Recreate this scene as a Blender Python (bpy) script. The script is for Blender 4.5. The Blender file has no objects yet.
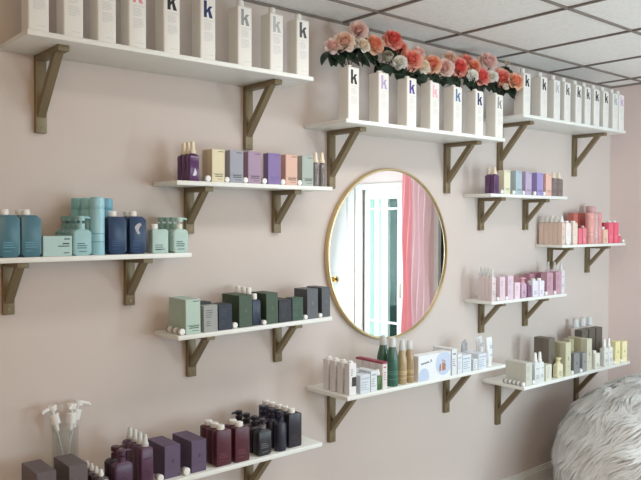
import bpy, bmesh, math, random
from mathutils import Vector, Matrix, noise
R = random.Random(7)
PI = math.pi
scene = bpy.context.scene
COL = scene.collection

# ------------------------------------------------------------------ materials
def lin(c):
    c = c / 255.0
    return c / 12.92 if c <= 0.04045 else ((c + 0.055) / 1.055) ** 2.4

MATS = {}
def mat(name, rgb, rough=0.5, metal=0.0, spec=0.5, var=0.0, scale=20.0, bump=0.0, bscale=200.0,
        trans=0.0, alpha=1.0, emit=0.0, stretch=None, sheen=0.0):
    if name in MATS:
        return MATS[name]
    m = bpy.data.materials.new(name)
    m.use_nodes = True
    nt = m.node_tree
    b = nt.nodes['Principled BSDF']
    col = (lin(rgb[0]), lin(rgb[1]), lin(rgb[2]), 1)
    b.inputs['Base Color'].default_value = col
    b.inputs['Roughness'].default_value = rough
    b.inputs['Metallic'].default_value = metal
    b.inputs['Specular IOR Level'].default_value = spec
    b.inputs['Transmission Weight'].default_value = trans
    b.inputs['Alpha'].default_value = alpha
    if sheen:
        b.inputs['Sheen Weight'].default_value = sheen
    if emit:
        b.inputs['Emission Color'].default_value = col
        b.inputs['Emission Strength'].default_value = emit
    tc = nt.nodes.new('ShaderNodeTexCoord')
    mp = nt.nodes.new('ShaderNodeMapping')
    nt.links.new(tc.outputs['Object'], mp.inputs['Vector'])
    if stretch:
        mp.inputs['Scale'].default_value = stretch
    nz = nt.nodes.new('ShaderNodeTexNoise')
    nz.inputs['Scale'].default_value = scale
    nz.inputs['Detail'].default_value = 4
    nt.links.new(mp.outputs['Vector'], nz.inputs['Vector'])
    rmp = nt.nodes.new('ShaderNodeValToRGB')
    v = max(var, 0.012)
    rmp.color_ramp.elements[0].position = 0.3
    rmp.color_ramp.elements[1].position = 0.7
    rmp.color_ramp.elements[0].color = (col[0] * (1 - v), col[1] * (1 - v), col[2] * (1 - v), 1)
    rmp.color_ramp.elements[1].color = (min(1, col[0] * (1 + v)), min(1, col[1] * (1 + v)), min(1, col[2] * (1 + v)), 1)
    nt.links.new(nz.outputs['Fac'], rmp.inputs['Fac'])
    nt.links.new(rmp.outputs['Color'], b.inputs['Base Color'])
    if bump:
        n2 = nt.nodes.new('ShaderNodeTexNoise')
        n2.inputs['Scale'].default_value = bscale
        n2.inputs['Detail'].default_value = 6
        nt.links.new(mp.outputs['Vector'], n2.inputs['Vector'])
        bp = nt.nodes.new('ShaderNodeBump')
        bp.inputs['Strength'].default_value = bump
        bp.inputs['Distance'].default_value = 0.01
        nt.links.new(n2.outputs['Fac'], bp.inputs['Height'])
        nt.links.new(bp.outputs['Normal'], b.inputs['Normal'])
    MATS[name] = m
    return m

def translucent(m, fac):
    nt = m.node_tree
    b = nt.nodes['Principled BSDF']; o = [n for n in nt.nodes if n.type == 'OUTPUT_MATERIAL'][0]
    t = nt.nodes.new('ShaderNodeBsdfTranslucent'); x = nt.nodes.new('ShaderNodeMixShader'); x.inputs[0].default_value = fac
    src = b.inputs['Base Color'].links[0].from_socket
    nt.links.new(src, t.inputs['Color'])
    nt.links.new(b.outputs[0], x.inputs[1]); nt.links.new(t.outputs[0], x.inputs[2]); nt.links.new(x.outputs[0], o.inputs['Surface'])
    return m

def cmat(rgb, rough=0.42, **k):
    return mat('surface_%d_%d_%d_%d' % (rgb[0], rgb[1], rgb[2], int(rough * 100)), rgb, rough, **k)

WALL = mat('wall_paint', (212, 201, 195), 0.75, spec=0.25, var=0.012, scale=3, bump=0.06, bscale=350)
WALLR = mat('wall_paint_pink_bounce', (234, 216, 212), 0.75, spec=0.25, var=0.012, scale=3, bump=0.06, bscale=350)  # wall paint lightened and pinker: light bounced off the curtains put into the colour
CEIL = mat('ceiling_tile', (246, 244, 241), 0.95, spec=0.1, var=0.05, scale=60, bump=0.25, bscale=240)
TBAR = mat('ceiling_tee_bar', (128, 118, 110), 0.5)
FLOORM = mat('floor_wood', (190, 176, 164), 0.4, var=0.25, scale=6, stretch=(1, 12, 1))
TRIMW = mat('trim_white', (232, 230, 226), 0.45)
WHITEW = mat('shelf_white', (238, 240, 236), 0.4, var=0.01)
BRONZE = mat('bracket_bronze_paint', (130, 116, 89), 0.48, metal=0.25, var=0.10, scale=40, stretch=(8, 8, 1), bump=0.05, bscale=120)
SCREW = mat('screw_metal', (120, 105, 82), 0.35, metal=0.8)
GOLD = mat('mirror_gold', (214, 194, 152), 0.3, metal=1.0)
MIRROR = mat('mirror_silver', (246, 248, 248), 0.0, metal=1.0)
BOTW = mat('bottle_white', (236, 234, 229), 0.38)
CAPW = mat('cap_white', (238, 238, 236), 0.35)
FROST = mat('cap_frosted', (232, 236, 236), 0.3, trans=0.25)
CREAMCAP = mat('cap_cream', (238, 226, 204), 0.35)
LTXT = mat('text_pale_grey', (176, 176, 176), 0.6)
DTXT = mat('text_dark_grey', (72, 74, 78), 0.6)
STEM = mat('stem_green', (46, 66, 44), 0.6)
LEAF = mat('leaf_dark_green', (38, 60, 46), 0.5, var=0.25, scale=50)

def glassmat(name, rgb, rough=0.05):
    m = mat(name, rgb, rough, trans=1.0)
    m.node_tree.nodes['Principled BSDF'].inputs['IOR'].default_value = 1.45
    return m

def clearmat(name, rgb, fac=0.12):
    """thin clear sheet: mostly lets light straight through, a little gloss"""
    m = bpy.data.materials.new(name); m.use_nodes = True
    nt = m.node_tree; nt.nodes.clear()
    o = nt.nodes.new('ShaderNodeOutputMaterial')
    t = nt.nodes.new('ShaderNodeBsdfTransparent'); t.inputs[0].default_value = (lin(rgb[0]), lin(rgb[1]), lin(rgb[2]), 1)
    g = nt.nodes.new('ShaderNodeBsdfGlossy'); g.inputs['Roughness'].default_value = 0.03
    x = nt.nodes.new('ShaderNodeMixShader'); x.inputs[0].default_value = fac
    nt.links.new(t.outputs[0], x.inputs[1]); nt.links.new(g.outputs[0], x.inputs[2]); nt.links.new(x.outputs[0], o.inputs[0])
    return m
PANE = clearmat('door_glass_clear', (235, 250, 246), 0.008)
VASEG = clearmat('vase_glass_clear', (250, 251, 250), 0.05)

# ------------------------------------------------------------------ mesh helpers
def box(bm, x0, x1, y0, y1, z0, z1, bev=0.0, seg=2, mi=0):
    b2 = bmesh.new()
    bmesh.ops.create_cube(b2, size=1.0)
    for v in b2.verts:
        v.co = Vector(((x0 + x1) / 2 + v.co.x * (x1 - x0), (y0 + y1) / 2 + v.co.y * (y1 - y0), (z0 + z1) / 2 + v.co.z * (z1 - z0)))
    if bev:
        bmesh.ops.bevel(b2, geom=list(b2.edges), offset=bev, segments=seg, affect='EDGES', profile=0.5)
    add(bm, b2, mi)

def add(bm, b2, mi=0, M=None):
    vm = {}
    for v in b2.verts:
        vm[v] = bm.verts.new(M @ v.co if M else v.co)
    for f in b2.faces:
        try:
            nf = bm.faces.new([vm[v] for v in f.verts]); nf.material_index = mi
        except ValueError:
            pass
    b2.free()

def rr(hw, hd, r, n=5):
    """rounded rectangle outline, counter-clockwise"""
    r = max(min(r, hw, hd), 1e-5)
    P = []
    for cx, cy, a0 in ((hw - r, hd - r, 0), (-hw + r, hd - r, 90), (-hw + r, -hd + r, 180), (hw - r, -hd + r, 270)):
        for i in range(n + 1):
            a = math.radians(a0 + 90 * i / n)
            P.append((cx + r * math.cos(a), cy + r * math.sin(a)))
    return P

def loft(bm, secs, mi=0, n=5, cap0=True, cap1=True):
    """secs: (z, half width, half depth, corner radius[, cx, cy])"""
    loops = []
    for s in secs:
        z, hw, hd, r = s[:4]
        cx, cy = (s[4], s[5]) if len(s) > 4 else (0, 0)
        loops.append([bm.verts.new((cx + x, cy + y, z)) for x, y in rr(hw, hd, r, n)])
    k = len(loops[0])
    for a, b in zip(loops, loops[1:]):
        for i in range(k):
            bm.faces.new((a[i], a[(i + 1) % k], b[(i + 1) % k], b[i])).material_index = mi
    if cap0:
        bm.faces.new(loops[0][::-1]).material_index = mi
    if cap1:
        bm.faces.new(loops[-1]).material_index = mi

def lathe(bm, prof, mi=0, n=6, cx=0, cy=0, cap0=True, cap1=True):
    loft(bm, [(z, r, r, r, cx, cy) for r, z in prof], mi, n, cap0, cap1)

def tube(bm, pts, rad, seg=8, mi=0, caps=True):
    pts = [Vector(p) for p in pts]
    rads = rad if isinstance(rad, (list, tuple)) else [rad] * len(pts)
    loops = []
    up = Vector((0.31, 0.17, 0.93)).normalized()
    for i, p in enumerate(pts):
        t = (pts[min(i + 1, len(pts) - 1)] - pts[max(i - 1, 0)]).normalized()
        if abs(t.dot(up)) > 0.98:
            up = Vector((1, 0, 0))
        a = t.cross(up).normalized(); b = t.cross(a).normalized()
        loops.append([bm.verts.new(p + (a * math.cos(2 * PI * j / seg) + b * math.sin(2 * PI * j / seg)) * rads[i]) for j in range(seg)])
    for A, B in zip(loops, loops[1:]):
        for j in range(seg):
            bm.faces.new((A[j], A[(j + 1) % seg], B[(j + 1) % seg], B[j])).material_index = mi
    if caps:
        bm.faces.new(loops[0][::-1]).material_index = mi
        bm.faces.new(loops[-1]).material_index = mi

def plate(bm, poly, y, mi=0, t=0.0006):
    """a flat printed shape on a face that looks towards -y; poly in (x, z)"""
    f = [bm.verts.new((x, y, z)) for x, z in poly]
    b = [bm.verts.new((x, y + t, z)) for x, z in poly]
    n = len(poly)
    bm.faces.new(f).material_index = mi
    bm.faces.new(b[::-1]).material_index = mi
    for i in range(n):
        bm.faces.new((f[i], b[i], b[(i + 1) % n], f[(i + 1) % n])).material_index = mi

def rect(bm, x0, x1, z0, z1, y, mi=0):
    plate(bm, [(x0, z0), (x1, z0), (x1, z1), (x0, z1)], y, mi)

def disc(bm, cx, cz, rx, rz, y, mi=0, n=24, x0=-9, x1=9, z0=-9, z1=9):
    plate(bm, [(max(x0, min(x1, cx + rx * math.cos(2 * PI * i / n))), max(z0, min(z1, cz + rz * math.sin(2 * PI * i / n)))) for i in range(n)], y, mi)

def mesh(bm, name, mats, smooth=35):
    bmesh.ops.recalc_face_normals(bm, faces=list(bm.faces))
    me = bpy.data.meshes.new(name)
    bm.to_mesh(me); bm.free()
    for m in (mats if isinstance(mats, (list, tuple)) else [mats]):
        me.materials.append(m)
    if smooth:
        me.shade_smooth()
        me.set_sharp_from_angle(angle=math.radians(smooth))
    return me

CACHE = {}
def cached(key, name, mats, fn, smooth=35):
    k = (key, tuple(m.name for m in (mats if isinstance(mats, (list, tuple)) else [mats])))
    if k not in CACHE:
        bm = bmesh.new(); fn(bm)
        CACHE[k] = mesh(bm, name, mats, smooth)
    return CACHE[k]

# ------------------------------------------------------------------ object helpers
def thing(name, label, cat, loc=(0, 0, 0), rotz=0.0, group=None, tilt=0.0):
    o = bpy.data.objects.new(name, None); COL.objects.link(o)
    o.empty_display_size = 0.02
    o.location = loc; o.rotation_euler = (0, tilt, rotz)
    o['label'] = label; o['category'] = cat
    if group:
        o['group'] = group
    return o

def part(name, me, parent, loc=None, label=None):
    o = bpy.data.objects.new(name, me); COL.objects.link(o)
    o.parent = parent
    if loc:
        o.location = loc
    if label:
        o['label'] = label
    return o

def struct(name, bm, mats, parent=None, smooth=0):
    o = bpy.data.objects.new(name, mesh(bm, name, mats, smooth)); COL.objects.link(o)
    if parent:
        o.parent = parent
    else:
        o['kind'] = 'structure'
    return o

# ------------------------------------------------------------------ the room
X0, X1, Y0, Z1 = -1.6, 5.144, -4.3, 2.72
bm = bmesh.new(); box(bm, X0 - .1, X1 + .1, Y0 - .1, .1, -.1, 0); struct('floor', bm, FLOORM)
bm = bmesh.new(); box(bm, X0 - .1, X1 + .1, 0, .1, 0, Z1 + .05); struct('wall_back', bm, WALL)
bm = bmesh.new(); box(bm, X0 - .1, X0, Y0, 0, 0, Z1 + .05); struct('wall_left', bm, WALL)
bm = bmesh.new(); box(bm, X0 - .1, X1 + .1, Y0 - .1, Y0, 0, Z1 + .05); struct('wall_front', bm, WALL)
# the side wall with the door opening and the window opening (both seen only in the round mirror)
DY0, DY1, DZ = -2.66, -2.12, 2.05          # door opening
WY0, WY1, WZ0, WZ1 = -1.72, -1.02, 0.95, 2.05
bm = bmesh.new()
def rw(y0, y1, z0, z1): box(bm, X1, X1 + .1, y0, y1, z0, z1)
rw(Y0, DY0, 0, Z1 + .05); rw(DY0, DY1, DZ, Z1 + .05); rw(DY1, WY0, 0, Z1 + .05)
rw(WY0, WY1, 0, WZ0); rw(WY0, WY1, WZ1, Z1 + .05); rw(WY1, 0, 0, Z1 + .05)
struct('wall_right', bm, WALLR)

# suspended ceiling: two-foot tiles in a dark tee grid
bm = bmesh.new()
xs = [3.706 + .614 * k for k in range(-9, 4)]; ys = [-.256 - .617 * k for k in range(0, 8)]
box(bm, X0 - .1, X1 + .1, Y0 - .1, .1, Z1 + .006, Z1 + .06)
for x in xs:
    if X0 < x < X1:
        box(bm, x - .0055, x + .0055, Y0, 0, Z1 - .004, Z1 + .02, mi=1)
for y in ys:
    if y > Y0:
        box(bm, X0, X1, y - .0055, y + .0055, Z1 - .0042, Z1 + .02, mi=1)
struct('ceiling', bm, [CEIL, TBAR])
bm = bmesh.new()
box(bm, X0, X1, -.011, 0, Z1 - .007, Z1 + .004)
struct('trim_1', bm, TBAR)
bm = bmesh.new()
box(bm, X1 - .011, X1, Y0, -.011, Z1 - .007, Z1 + .004)
struct('trim_2', bm, mat('trim_side_angle', (150, 138, 130), .5))
def skirting(name, f):
    bm = bmesh.new()
    for z0, z1, t in ((0, .085, .016), (.085, .1, .012), (.1, .112, .007)):
        f(bm, z0, z1, t)
    struct(name, bm, TRIMW)
skirting('baseboard_back', lambda b, z0, z1, t: box(b, X0, X1, -t, 0, z0, z1))
skirting('baseboard_right', lambda b, z0, z1, t: box(b, X1 - t, X1, -1.7, -.016, z0, z1))

# door_1: white glazed door in the side wall
bm = bmesh.new()
for a in ((DY0 - .1, DY0, 0, DZ + .06), (DY1, DY1 + .06, 0, DZ + .06), (DY0, DY1, DZ, DZ + .06)):
    box(bm, X1 - .02, X1 + .03, a[0], a[1], a[2], a[3], .004)
door = struct('door_1', bm, TRIMW)
bm = bmesh.new()
GY0, GY1, GZ0, GZ1 = -2.575, -2.2, .42, 1.955
xa, xb = X1 + .012, X1 + .05
box(bm, xa, xb, DY0, GY0, 0, DZ); box(bm, xa, xb, GY1, DY1, 0, DZ)
box(bm, xa, xb, GY0, GY1, 0, GZ0); box(bm, xa, xb, GY0, GY1, GZ1, DZ)
struct('door_leaf', bm, TRIMW, door)
bm = bmesh.new()
for y in (-2.46, -2.337):
    box(bm, xa + .004, xb - .004, y - .009, y + .009, GZ0, GZ1)
for z in (1.86, .745):
    box(bm, xa + .003, xb - .003, GY0, GY1, z - .011, z + .011)
struct('glazing_bar', bm, TRIMW, door)
bm = bmesh.new(); box(bm, xa + .016, xa + .02, GY0, GY1, GZ0, GZ1); struct('door_pane', bm, PANE, door)
VOILE = bpy.data.materials.new('door_voile'); VOILE.use_nodes = True
nt = VOILE.node_tree; nt.nodes.clear()
o_ = nt.nodes.new('ShaderNodeOutputMaterial'); t_ = nt.nodes.new('ShaderNodeBsdfTranslucent'); d_ = nt.nodes.new('ShaderNodeBsdfDiffuse'); m_ = nt.nodes.new('ShaderNodeMixShader')
wv = nt.nodes.new('ShaderNodeTexNoise'); wv.inputs['Scale'].default_value = 60; rp = nt.nodes.new('ShaderNodeValToRGB')
rp.color_ramp.elements[0].color = (.72, .90, .86, 1); rp.color_ramp.elements[1].color = (.80, .95, .92, 1)
nt.links.new(wv.outputs['Fac'], rp.inputs['Fac'])
for n_ in (t_, d_): nt.links.new(rp.outputs['Color'], n_.inputs['Color'])
m_.inputs[0].default_value = .35
nt.links.new(t_.outputs[0], m_.inputs[1]); nt.links.new(d_.outputs[0], m_.inputs[2]); nt.links.new(m_.outputs[0], o_.inputs[0])
bm = bmesh.new()
ga = []
for i in range(61):
    yy = GY0 - .03 + (GY1 - GY0 + .06) * i / 60
    xx = xb + .05 + .012 * math.sin(i * 1.05) + .005 * math.sin(i * .37)
    ga.append([bm.verts.new((xx, yy, .02)), bm.verts.new((xx, yy, DZ - .01))])
for a_, b_ in zip(ga, ga[1:]):
    bm.faces.new((a_[0], b_[0], b_[1], a_[1]))
struct('door_sheer', bm, VOILE, door, 80)
bm = bmesh.new(); box(bm, xa + .024, xa + .034, -2.318, -2.228, GZ0, GZ1); struct('dark_pane_strip', bm, mat('dark_strip', (22, 24, 28), .7), door)  # dark upright strip behind the end pane
bm = bmesh.new(); box(bm, xa - .02, xa, -2.155, -2.13, 1.0, 1.14, .004); struct('door_lock', bm, mat('door_hardware', (110, 96, 78), .35, metal=.8), door)
# door_2: plain white leaf with a brass knob beside it
bm = bmesh.new()
box(bm, X1 - .035, X1, -3.62, -2.76, 0.012, 2.12, .003)
for y0, y1, z0, z1 in ((-3.52, -3.24, .2, .95), (-3.14, -2.86, .2, .95), (-3.52, -3.24, 1.2, 1.98), (-3.14, -2.86, 1.2, 1.98)):
    box(bm, X1 - .043, X1 - .034, y0, y1, z0, z1, .004)
d2 = struct('door_2', bm, TRIMW)
bm = bmesh.new()
b2 = bmesh.new(); bmesh.ops.create_uvsphere(b2, u_segments=16, v_segments=10, radius=.027)
add(bm, b2, 0, Matrix.Translation((X1 - .085, -3.025, 1.13)))
tube(bm, [(X1 - .034, -3.025, 1.13), (X1 - .075, -3.025, 1.13)], .011)
tube(bm, [(X1 - .043, -3.025, 1.13), (X1 - .049, -3.025, 1.13)], .03, 16)
struct('door_knob', bm, mat('knob_brass', (190, 150, 80), .25, metal=1), d2, 40)
# window_1 behind the pink curtain
bm = bmesh.new()
for a in ((WY0, WY0 + .05, WZ0, WZ1), (WY1 - .05, WY1, WZ0, WZ1), (WY0 + .05, WY1 - .05, WZ0, WZ0 + .05), (WY0 + .05, WY1 - .05, WZ1 - .05, WZ1)):
    box(bm, X1 - .01, X1 + .06, *a)
win = struct('window_1', bm, TRIMW)
bm = bmesh.new(); box(bm, X1 + .03, X1 + .036, WY0 + .05, WY1 - .05, WZ0 + .05, WZ1 - .05)
struct('window_pane', bm, mat('window_dark_glass', (18, 22, 28), .05), win)

# pink curtain beside the door
def curtain(bm):
    n = 90; rows = 26
    grid = []
    for j in range(rows + 1):
        z = .1 + (2.36 - .1) * j / rows
        row = []
        for i in range(n + 1):
            u = i / n
            y = -2.06 + .34 * u + .012 * math.sin(6 * z + u * 9)
            x = X1 - .075 + .03 * math.sin(u * 2 * PI * 5.5 + .5 * math.sin(z * 1.7)) + .01 * math.sin(u * 37 + z)
            row.append(bm.verts.new((x, y, z)))
        grid.append(row)
    for j in range(rows):
        for i in range(n):
            u = (i + .5) / n
            f = bm.faces.new((grid[j][i], grid[j][i + 1], grid[j + 1][i + 1], grid[j + 1][i]))
            f.material_index = 1 if u > .36 else 0
bm = bmesh.new(); curtain(bm)
PINK1 = translucent(mat('curtain_coral_pink', (254, 190, 196), .8, sheen=.3), .3)
PINK2 = translucent(mat('curtain_pale_pink', (255, 228, 232), .8, sheen=.3), .3)
cur = thing('curtain', 'long coral pink curtain seen in the round mirror, beside the white door', 'curtain', (0, 0, 0))
part('curtain_fabric', mesh(bm, 'curtain_fabric', [PINK1, PINK2], 80), cur)
bm = bmesh.new(); tube(bm, [(X1 - .075, -2.1, 2.385), (X1 - .075, -.95, 2.385)], .012, 10)
for y in (-2.0, -1.0):
    tube(bm, [(X1, y, 2.385), (X1 - .075, y, 2.385)], .007, 8)
part('curtain_rod', mesh(bm, 'curtain_rod', TRIMW, 40), cur)

# ------------------------------------------------------------------ shelves with brackets
# (x0, x1, top z, depth, [bracket x], tilt, label)
SH = {
 1: (.832, 2.039, 2.353, .3, (.975, 1.898), 'long white top shelf of tall white bottles, farthest from the room corner, on bronze brackets'),
 2: (2.23, 3.424, 2.194, .3, (2.396, 3.277), 'long white shelf under the roses, holding seven tall white bottles'),
 3: (3.597, 4.784, 2.347, .3, (3.778, 4.633), 'long white top shelf beside the room corner, holding ten tall white bottles'),
 4: (1.432, 2.238, 1.891, .2, (1.595, 2.057), 'short white shelf of pastel cartons just above the green carton shelf'),
 5: (.692, 1.497, 1.608, .2, (.855, 1.322), 'short white shelf of teal, aqua and navy bottles on bronze brackets'),
 6: (1.435, 2.238, 1.282, .2, (1.601, 2.062), 'short white shelf of green, grey and black cartons, tipped slightly'),
 7: (.852, 2.092, .76, .3, (1.02, 1.901), 'lowest long white shelf, holding plum, burgundy and black bottles'),
 8: (2.243, 3.445, .935, .3, (2.401, 3.282), 'long white shelf under the round mirror on bronze brackets'),
 9: (3.433, 4.234, 1.893, .2, (3.594, 4.055), 'short white shelf of pastel cartons, upper of the two stacked beside the mirror'),
 10: (4.183, 4.998, 1.586, .2, (4.343, 4.818), 'short white shelf of pink bottles nearest the room corner'),
 11: (3.45, 4.237, 1.276, .2, (3.604, 4.06), 'short white shelf of lilac and mauve cartons beside the mirror'),
 12: (3.627, 4.884, .777, .3, (3.777, 4.69), 'long white shelf of cream and olive cartons above the fluffy bean bag'),
}
TH = .018
TILT6 = .0138
def make_bracket(parent, x, ztop, depth, foot=None):
    L, H = (.236, .282) if depth > .25 else (.172, .194)
    w = .02
    t = .02
    bm = bmesh.new()
    box(bm, -w, w, -t, 0, -H, 0, .002)
    br = part('bracket', mesh(bm, 'bracket_upright', BRONZE), parent, (x, -.001, ztop))
    bm = bmesh.new(); box(bm, -w, w, -L, -t, -t, 0, .002)
    part('bracket_arm', mesh(bm, 'bracket_arm', BRONZE), br)
    bm = bmesh.new()
    # slanted strut from the front of the arm down to the foot of the upright
    A = Vector((0, -L + .036, -t)); B = Vector((0, -t, -H + .054))
    d = (B - A).normalized(); nrm = Vector((0, d.z, -d.y))
    hw = w - .001; q = []
    for P in (A, B):
        for sx in (-1, 1):
            q.append((P + Vector((sx * hw, 0, 0)), P + Vector((sx * hw, 0, 0)) - nrm * .0))
    # the strut is a bar cut flush with arm and upright
    k = 1 if L > .2 else .72
    a0 = (-L + .04 * k, -t); a1 = (-L + .074 * k, -t); b0 = (-t, -H + .098 * k); b1 = (-t, -H + .056 * k)
    hw = .0145
    prof = [a0, a1, b0, b1]
    vs = [[bm.verts.new((sx * hw, y, z)) for y, z in prof] for sx in (-1, 1)]
    bm.faces.new(vs[0]); bm.faces.new(vs[1][::-1])
    for i in range(4):
        bm.faces.new((vs[0][i], vs[0][(i + 1) % 4], vs[1][(i + 1) % 4], vs[1][i]))
    part('bracket_strut', mesh(bm, 'bracket_strut', BRONZE, 0), br)
    bm = bmesh.new()
    tube(bm, [(0, -t - .0015, -H + .02), (0, -t + .002, -H + .02)], .0045, 10)
    part('screw', mesh(bm, 'bracket_screw', SCREW), br)

for k, (x0, x1, z, d, brs, lab) in SH.items():
    tilt = TILT6 if k == 6 else 0
    o = thing('wall_shelf', lab, 'shelf', (x0, 0, z), tilt=-tilt, group='white shelves on bronze brackets')
    bm = bmesh.new(); box(bm, 0, x1 - x0, -d, -.0015, -TH, 0, .0016)
    part('shelf_board', mesh(bm, 'shelf_board', WHITEW), o)
    for bx in brs:
        make_bracket(o, bx - x0, -TH - .0003, d)

def zt(s, x):
    return SH[s][2] + ((x - SH[s][0]) * TILT6 if s == 6 else 0)

# ------------------------------------------------------------------ kinds of things
def put(name, label, cat, s, xl, yf, w, d, group=None, rotz=0):
    xc = xl + w / 2
    return thing(name, label, cat, (xc, yf + d / 2, zt(s, xc) + .0003), rotz, group, -TILT6 if s == 6 else 0)

def letter_k(bm, cx, z0, h, y):
    w = h * .62; s = h * .2; x = cx - w / 2
    plate(bm, [(x, z0), (x + s, z0), (x + s, z0 + h), (x, z0 + h)], y)
    plate(bm, [(x + s, z0 + .26 * h), (x + s, z0 + .45 * h), (x + w - s * 1.25, z0 + .7 * h), (x + w - .02 * h, z0 + .7 * h)], y)
    plate(bm, [(x + s * 1.35, z0 + .42 * h), (x + s * 2.15, z0 + .53 * h), (x + w, z0), (x + w - s * 1.2, z0)], y)

def lines(bm, x0, x1, z, n, pitch, t, y, seed=1, right=False):
    q = random.Random(seed)
    for i in range(n):
        f = q.uniform(.6, 1.0); L = (x1 - x0) * f
        a = x1 - L if right else x0
        rect(bm, a, a + L, z - i * pitch - t, z - i * pitch, y)

LITRE_H = .238
def litre_bottle(s, xl, label, kcol, group, capped=True, pale=False):
    w = d = .069
    o = put('shampoo_bottle', label, 'bottle', s, xl, -.288, w, d, group)
    def body(bm):
        h = w / 2
        loft(bm, [(0, h - .003, h - .003, .005), (.003, h, h, .006), (LITRE_H - .004, h, h, .006), (LITRE_H, h - .004, h - .004, .005),
                  (LITRE_H + .0005, .014, .014, .014)], cap1=True)
    part('bottle_body', cached('litre', 'litre_body', BOTW, body), o)
    def neck(bm):
        n = 6
        loft(bm, [(LITRE_H, .0125, .0125, .0125), (LITRE_H + .012, .0125, .0125, .0125), (LITRE_H + .012, .0095, .0095, .0095), (LITRE_H + .001, .0095, .0095, .0095)], cap0=False, cap1=False)
    part('bottle_neck', cached('litre_neck', 'litre_neck', BOTW, neck), o)
    if capped:
        def cap(bm):
            lathe(bm, [(.0145, LITRE_H + .004), (.0148, LITRE_H + .005), (.0142, LITRE_H + .026), (.012, LITRE_H + .0295), (.0, LITRE_H + .03)], cap1=False)
        part('bottle_cap', cached('litre_cap', 'litre_cap', CAPW, cap), o)
    def kk(bm): letter_k(bm, .001, LITRE_H - .077, .064, -d / 2 - .0004)
    part('letter_k', cached('litre_k', 'letter_k', cmat(kcol, .6), kk), o)
    def tx(bm):
        y = -d / 2 - .0004
        rect(bm, -.018, .026, LITRE_H - .0895, LITRE_H - .0875, y)
        rect(bm, .004, .022, LITRE_H - .006, LITRE_H - .0045, y)
        lines(bm, -.018, .024, LITRE_H - .097, 6, .005, .0016, y, 3)
        lines(bm, -.018, .024, LITRE_H - .134, 7, .005, .0016, y, 5)
        rect(bm, -.004, .024, .018, .0195, y)
    part('label_text', cached('litre_t', 'litre_text', cmat((218, 218, 220) if pale else (206, 207, 208), .6), tx), o)
    return o

def carton(s, xl, yf, w, d, h, col, label, group=None, style='std', txt=None, rotz=0, strip=None):
    o = put('carton', label, 'box', s, xl, yf, w, d, group, rotz)
    def body(bm): box(bm, -w / 2, w / 2, -d / 2, d / 2, 0, h, .0012, 1)
    part('carton_body', cached(('carton', w, d, h), 'carton_body', cmat(col, .5), body), o)
    y = -d / 2 - .0004
    tcol = txt or tuple(int(c * (.8 if style == 'upper' else .6 if s in (4, 6) else .75)) for c in col)
    def tx(bm):
        if style == 'std':
            rect(bm, 0, w / 2 - .006, h - .011, h - .0075, y)
            lines(bm, -w / 2 + .014, w / 2 - .008, h * .24, 2, .007, .004, y, 2, True)
            lines(bm, -w / 2 + .014, w / 2 - .008, h * .1, 1, .005, .0022, y, 4, True)
            rect(bm, -w / 2 + .002, w / 2 - .002, h * .255, h * .262, y)
        elif style == 'upper':
            lines(bm, -w / 2 + .01, w / 2 - .02, h * .82, 4, .009, .003, y, 6)
            lines(bm, -w / 2 + .012, w / 2 - .03, h * .4, 3, .008, .003, y, 7)
        elif style == 'mark':
            plate(bm, [(-.006, h * .5), (.002, h * .44), (.008, h * .53), (.002, h * .6)], y)
            rect(bm, -w / 2 + .001, w / 2 - .001, h * .28, h * .288, y)
        elif style == 'wide':
            rect(bm, w / 2 - .028, w / 2 - .008, h - .013, h - .009, y)
            rect(bm, w / 2 - .034, w / 2 - .01, h * .58, h * .65, y)
            rect(bm, w / 2 - .05, w / 2 - .01, h * .47, h * .52, y)
            rect(bm, w / 2 - .03, w / 2 - .01, h * .14, h * .18, y)
        elif style == 'med':
            rect(bm, -w / 2 + .006, w / 2 - .008, h * .78, h * .83, y)
            lines(bm, -w / 2 + .006, w / 2 - .008, h * .62, 4, .011, .003, y, 9)
    part('printed_text', cached(('ctxt', w, d, h, style), 'printed_text', cmat(tcol, .6), tx), o)
    if strip:
        def st(bm): box(bm, -w / 2 - .0005, w / 2 + .0005, -d / 2 - .0005, d / 2 + .0005, h * strip[0], h * strip[1] + .0004, .0005, 1)
        part('colour_band', cached(('cstrip', w, d, h, strip[0], strip[1]), 'colour_band', cmat(strip[2], .5), st), o)
    return o

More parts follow.
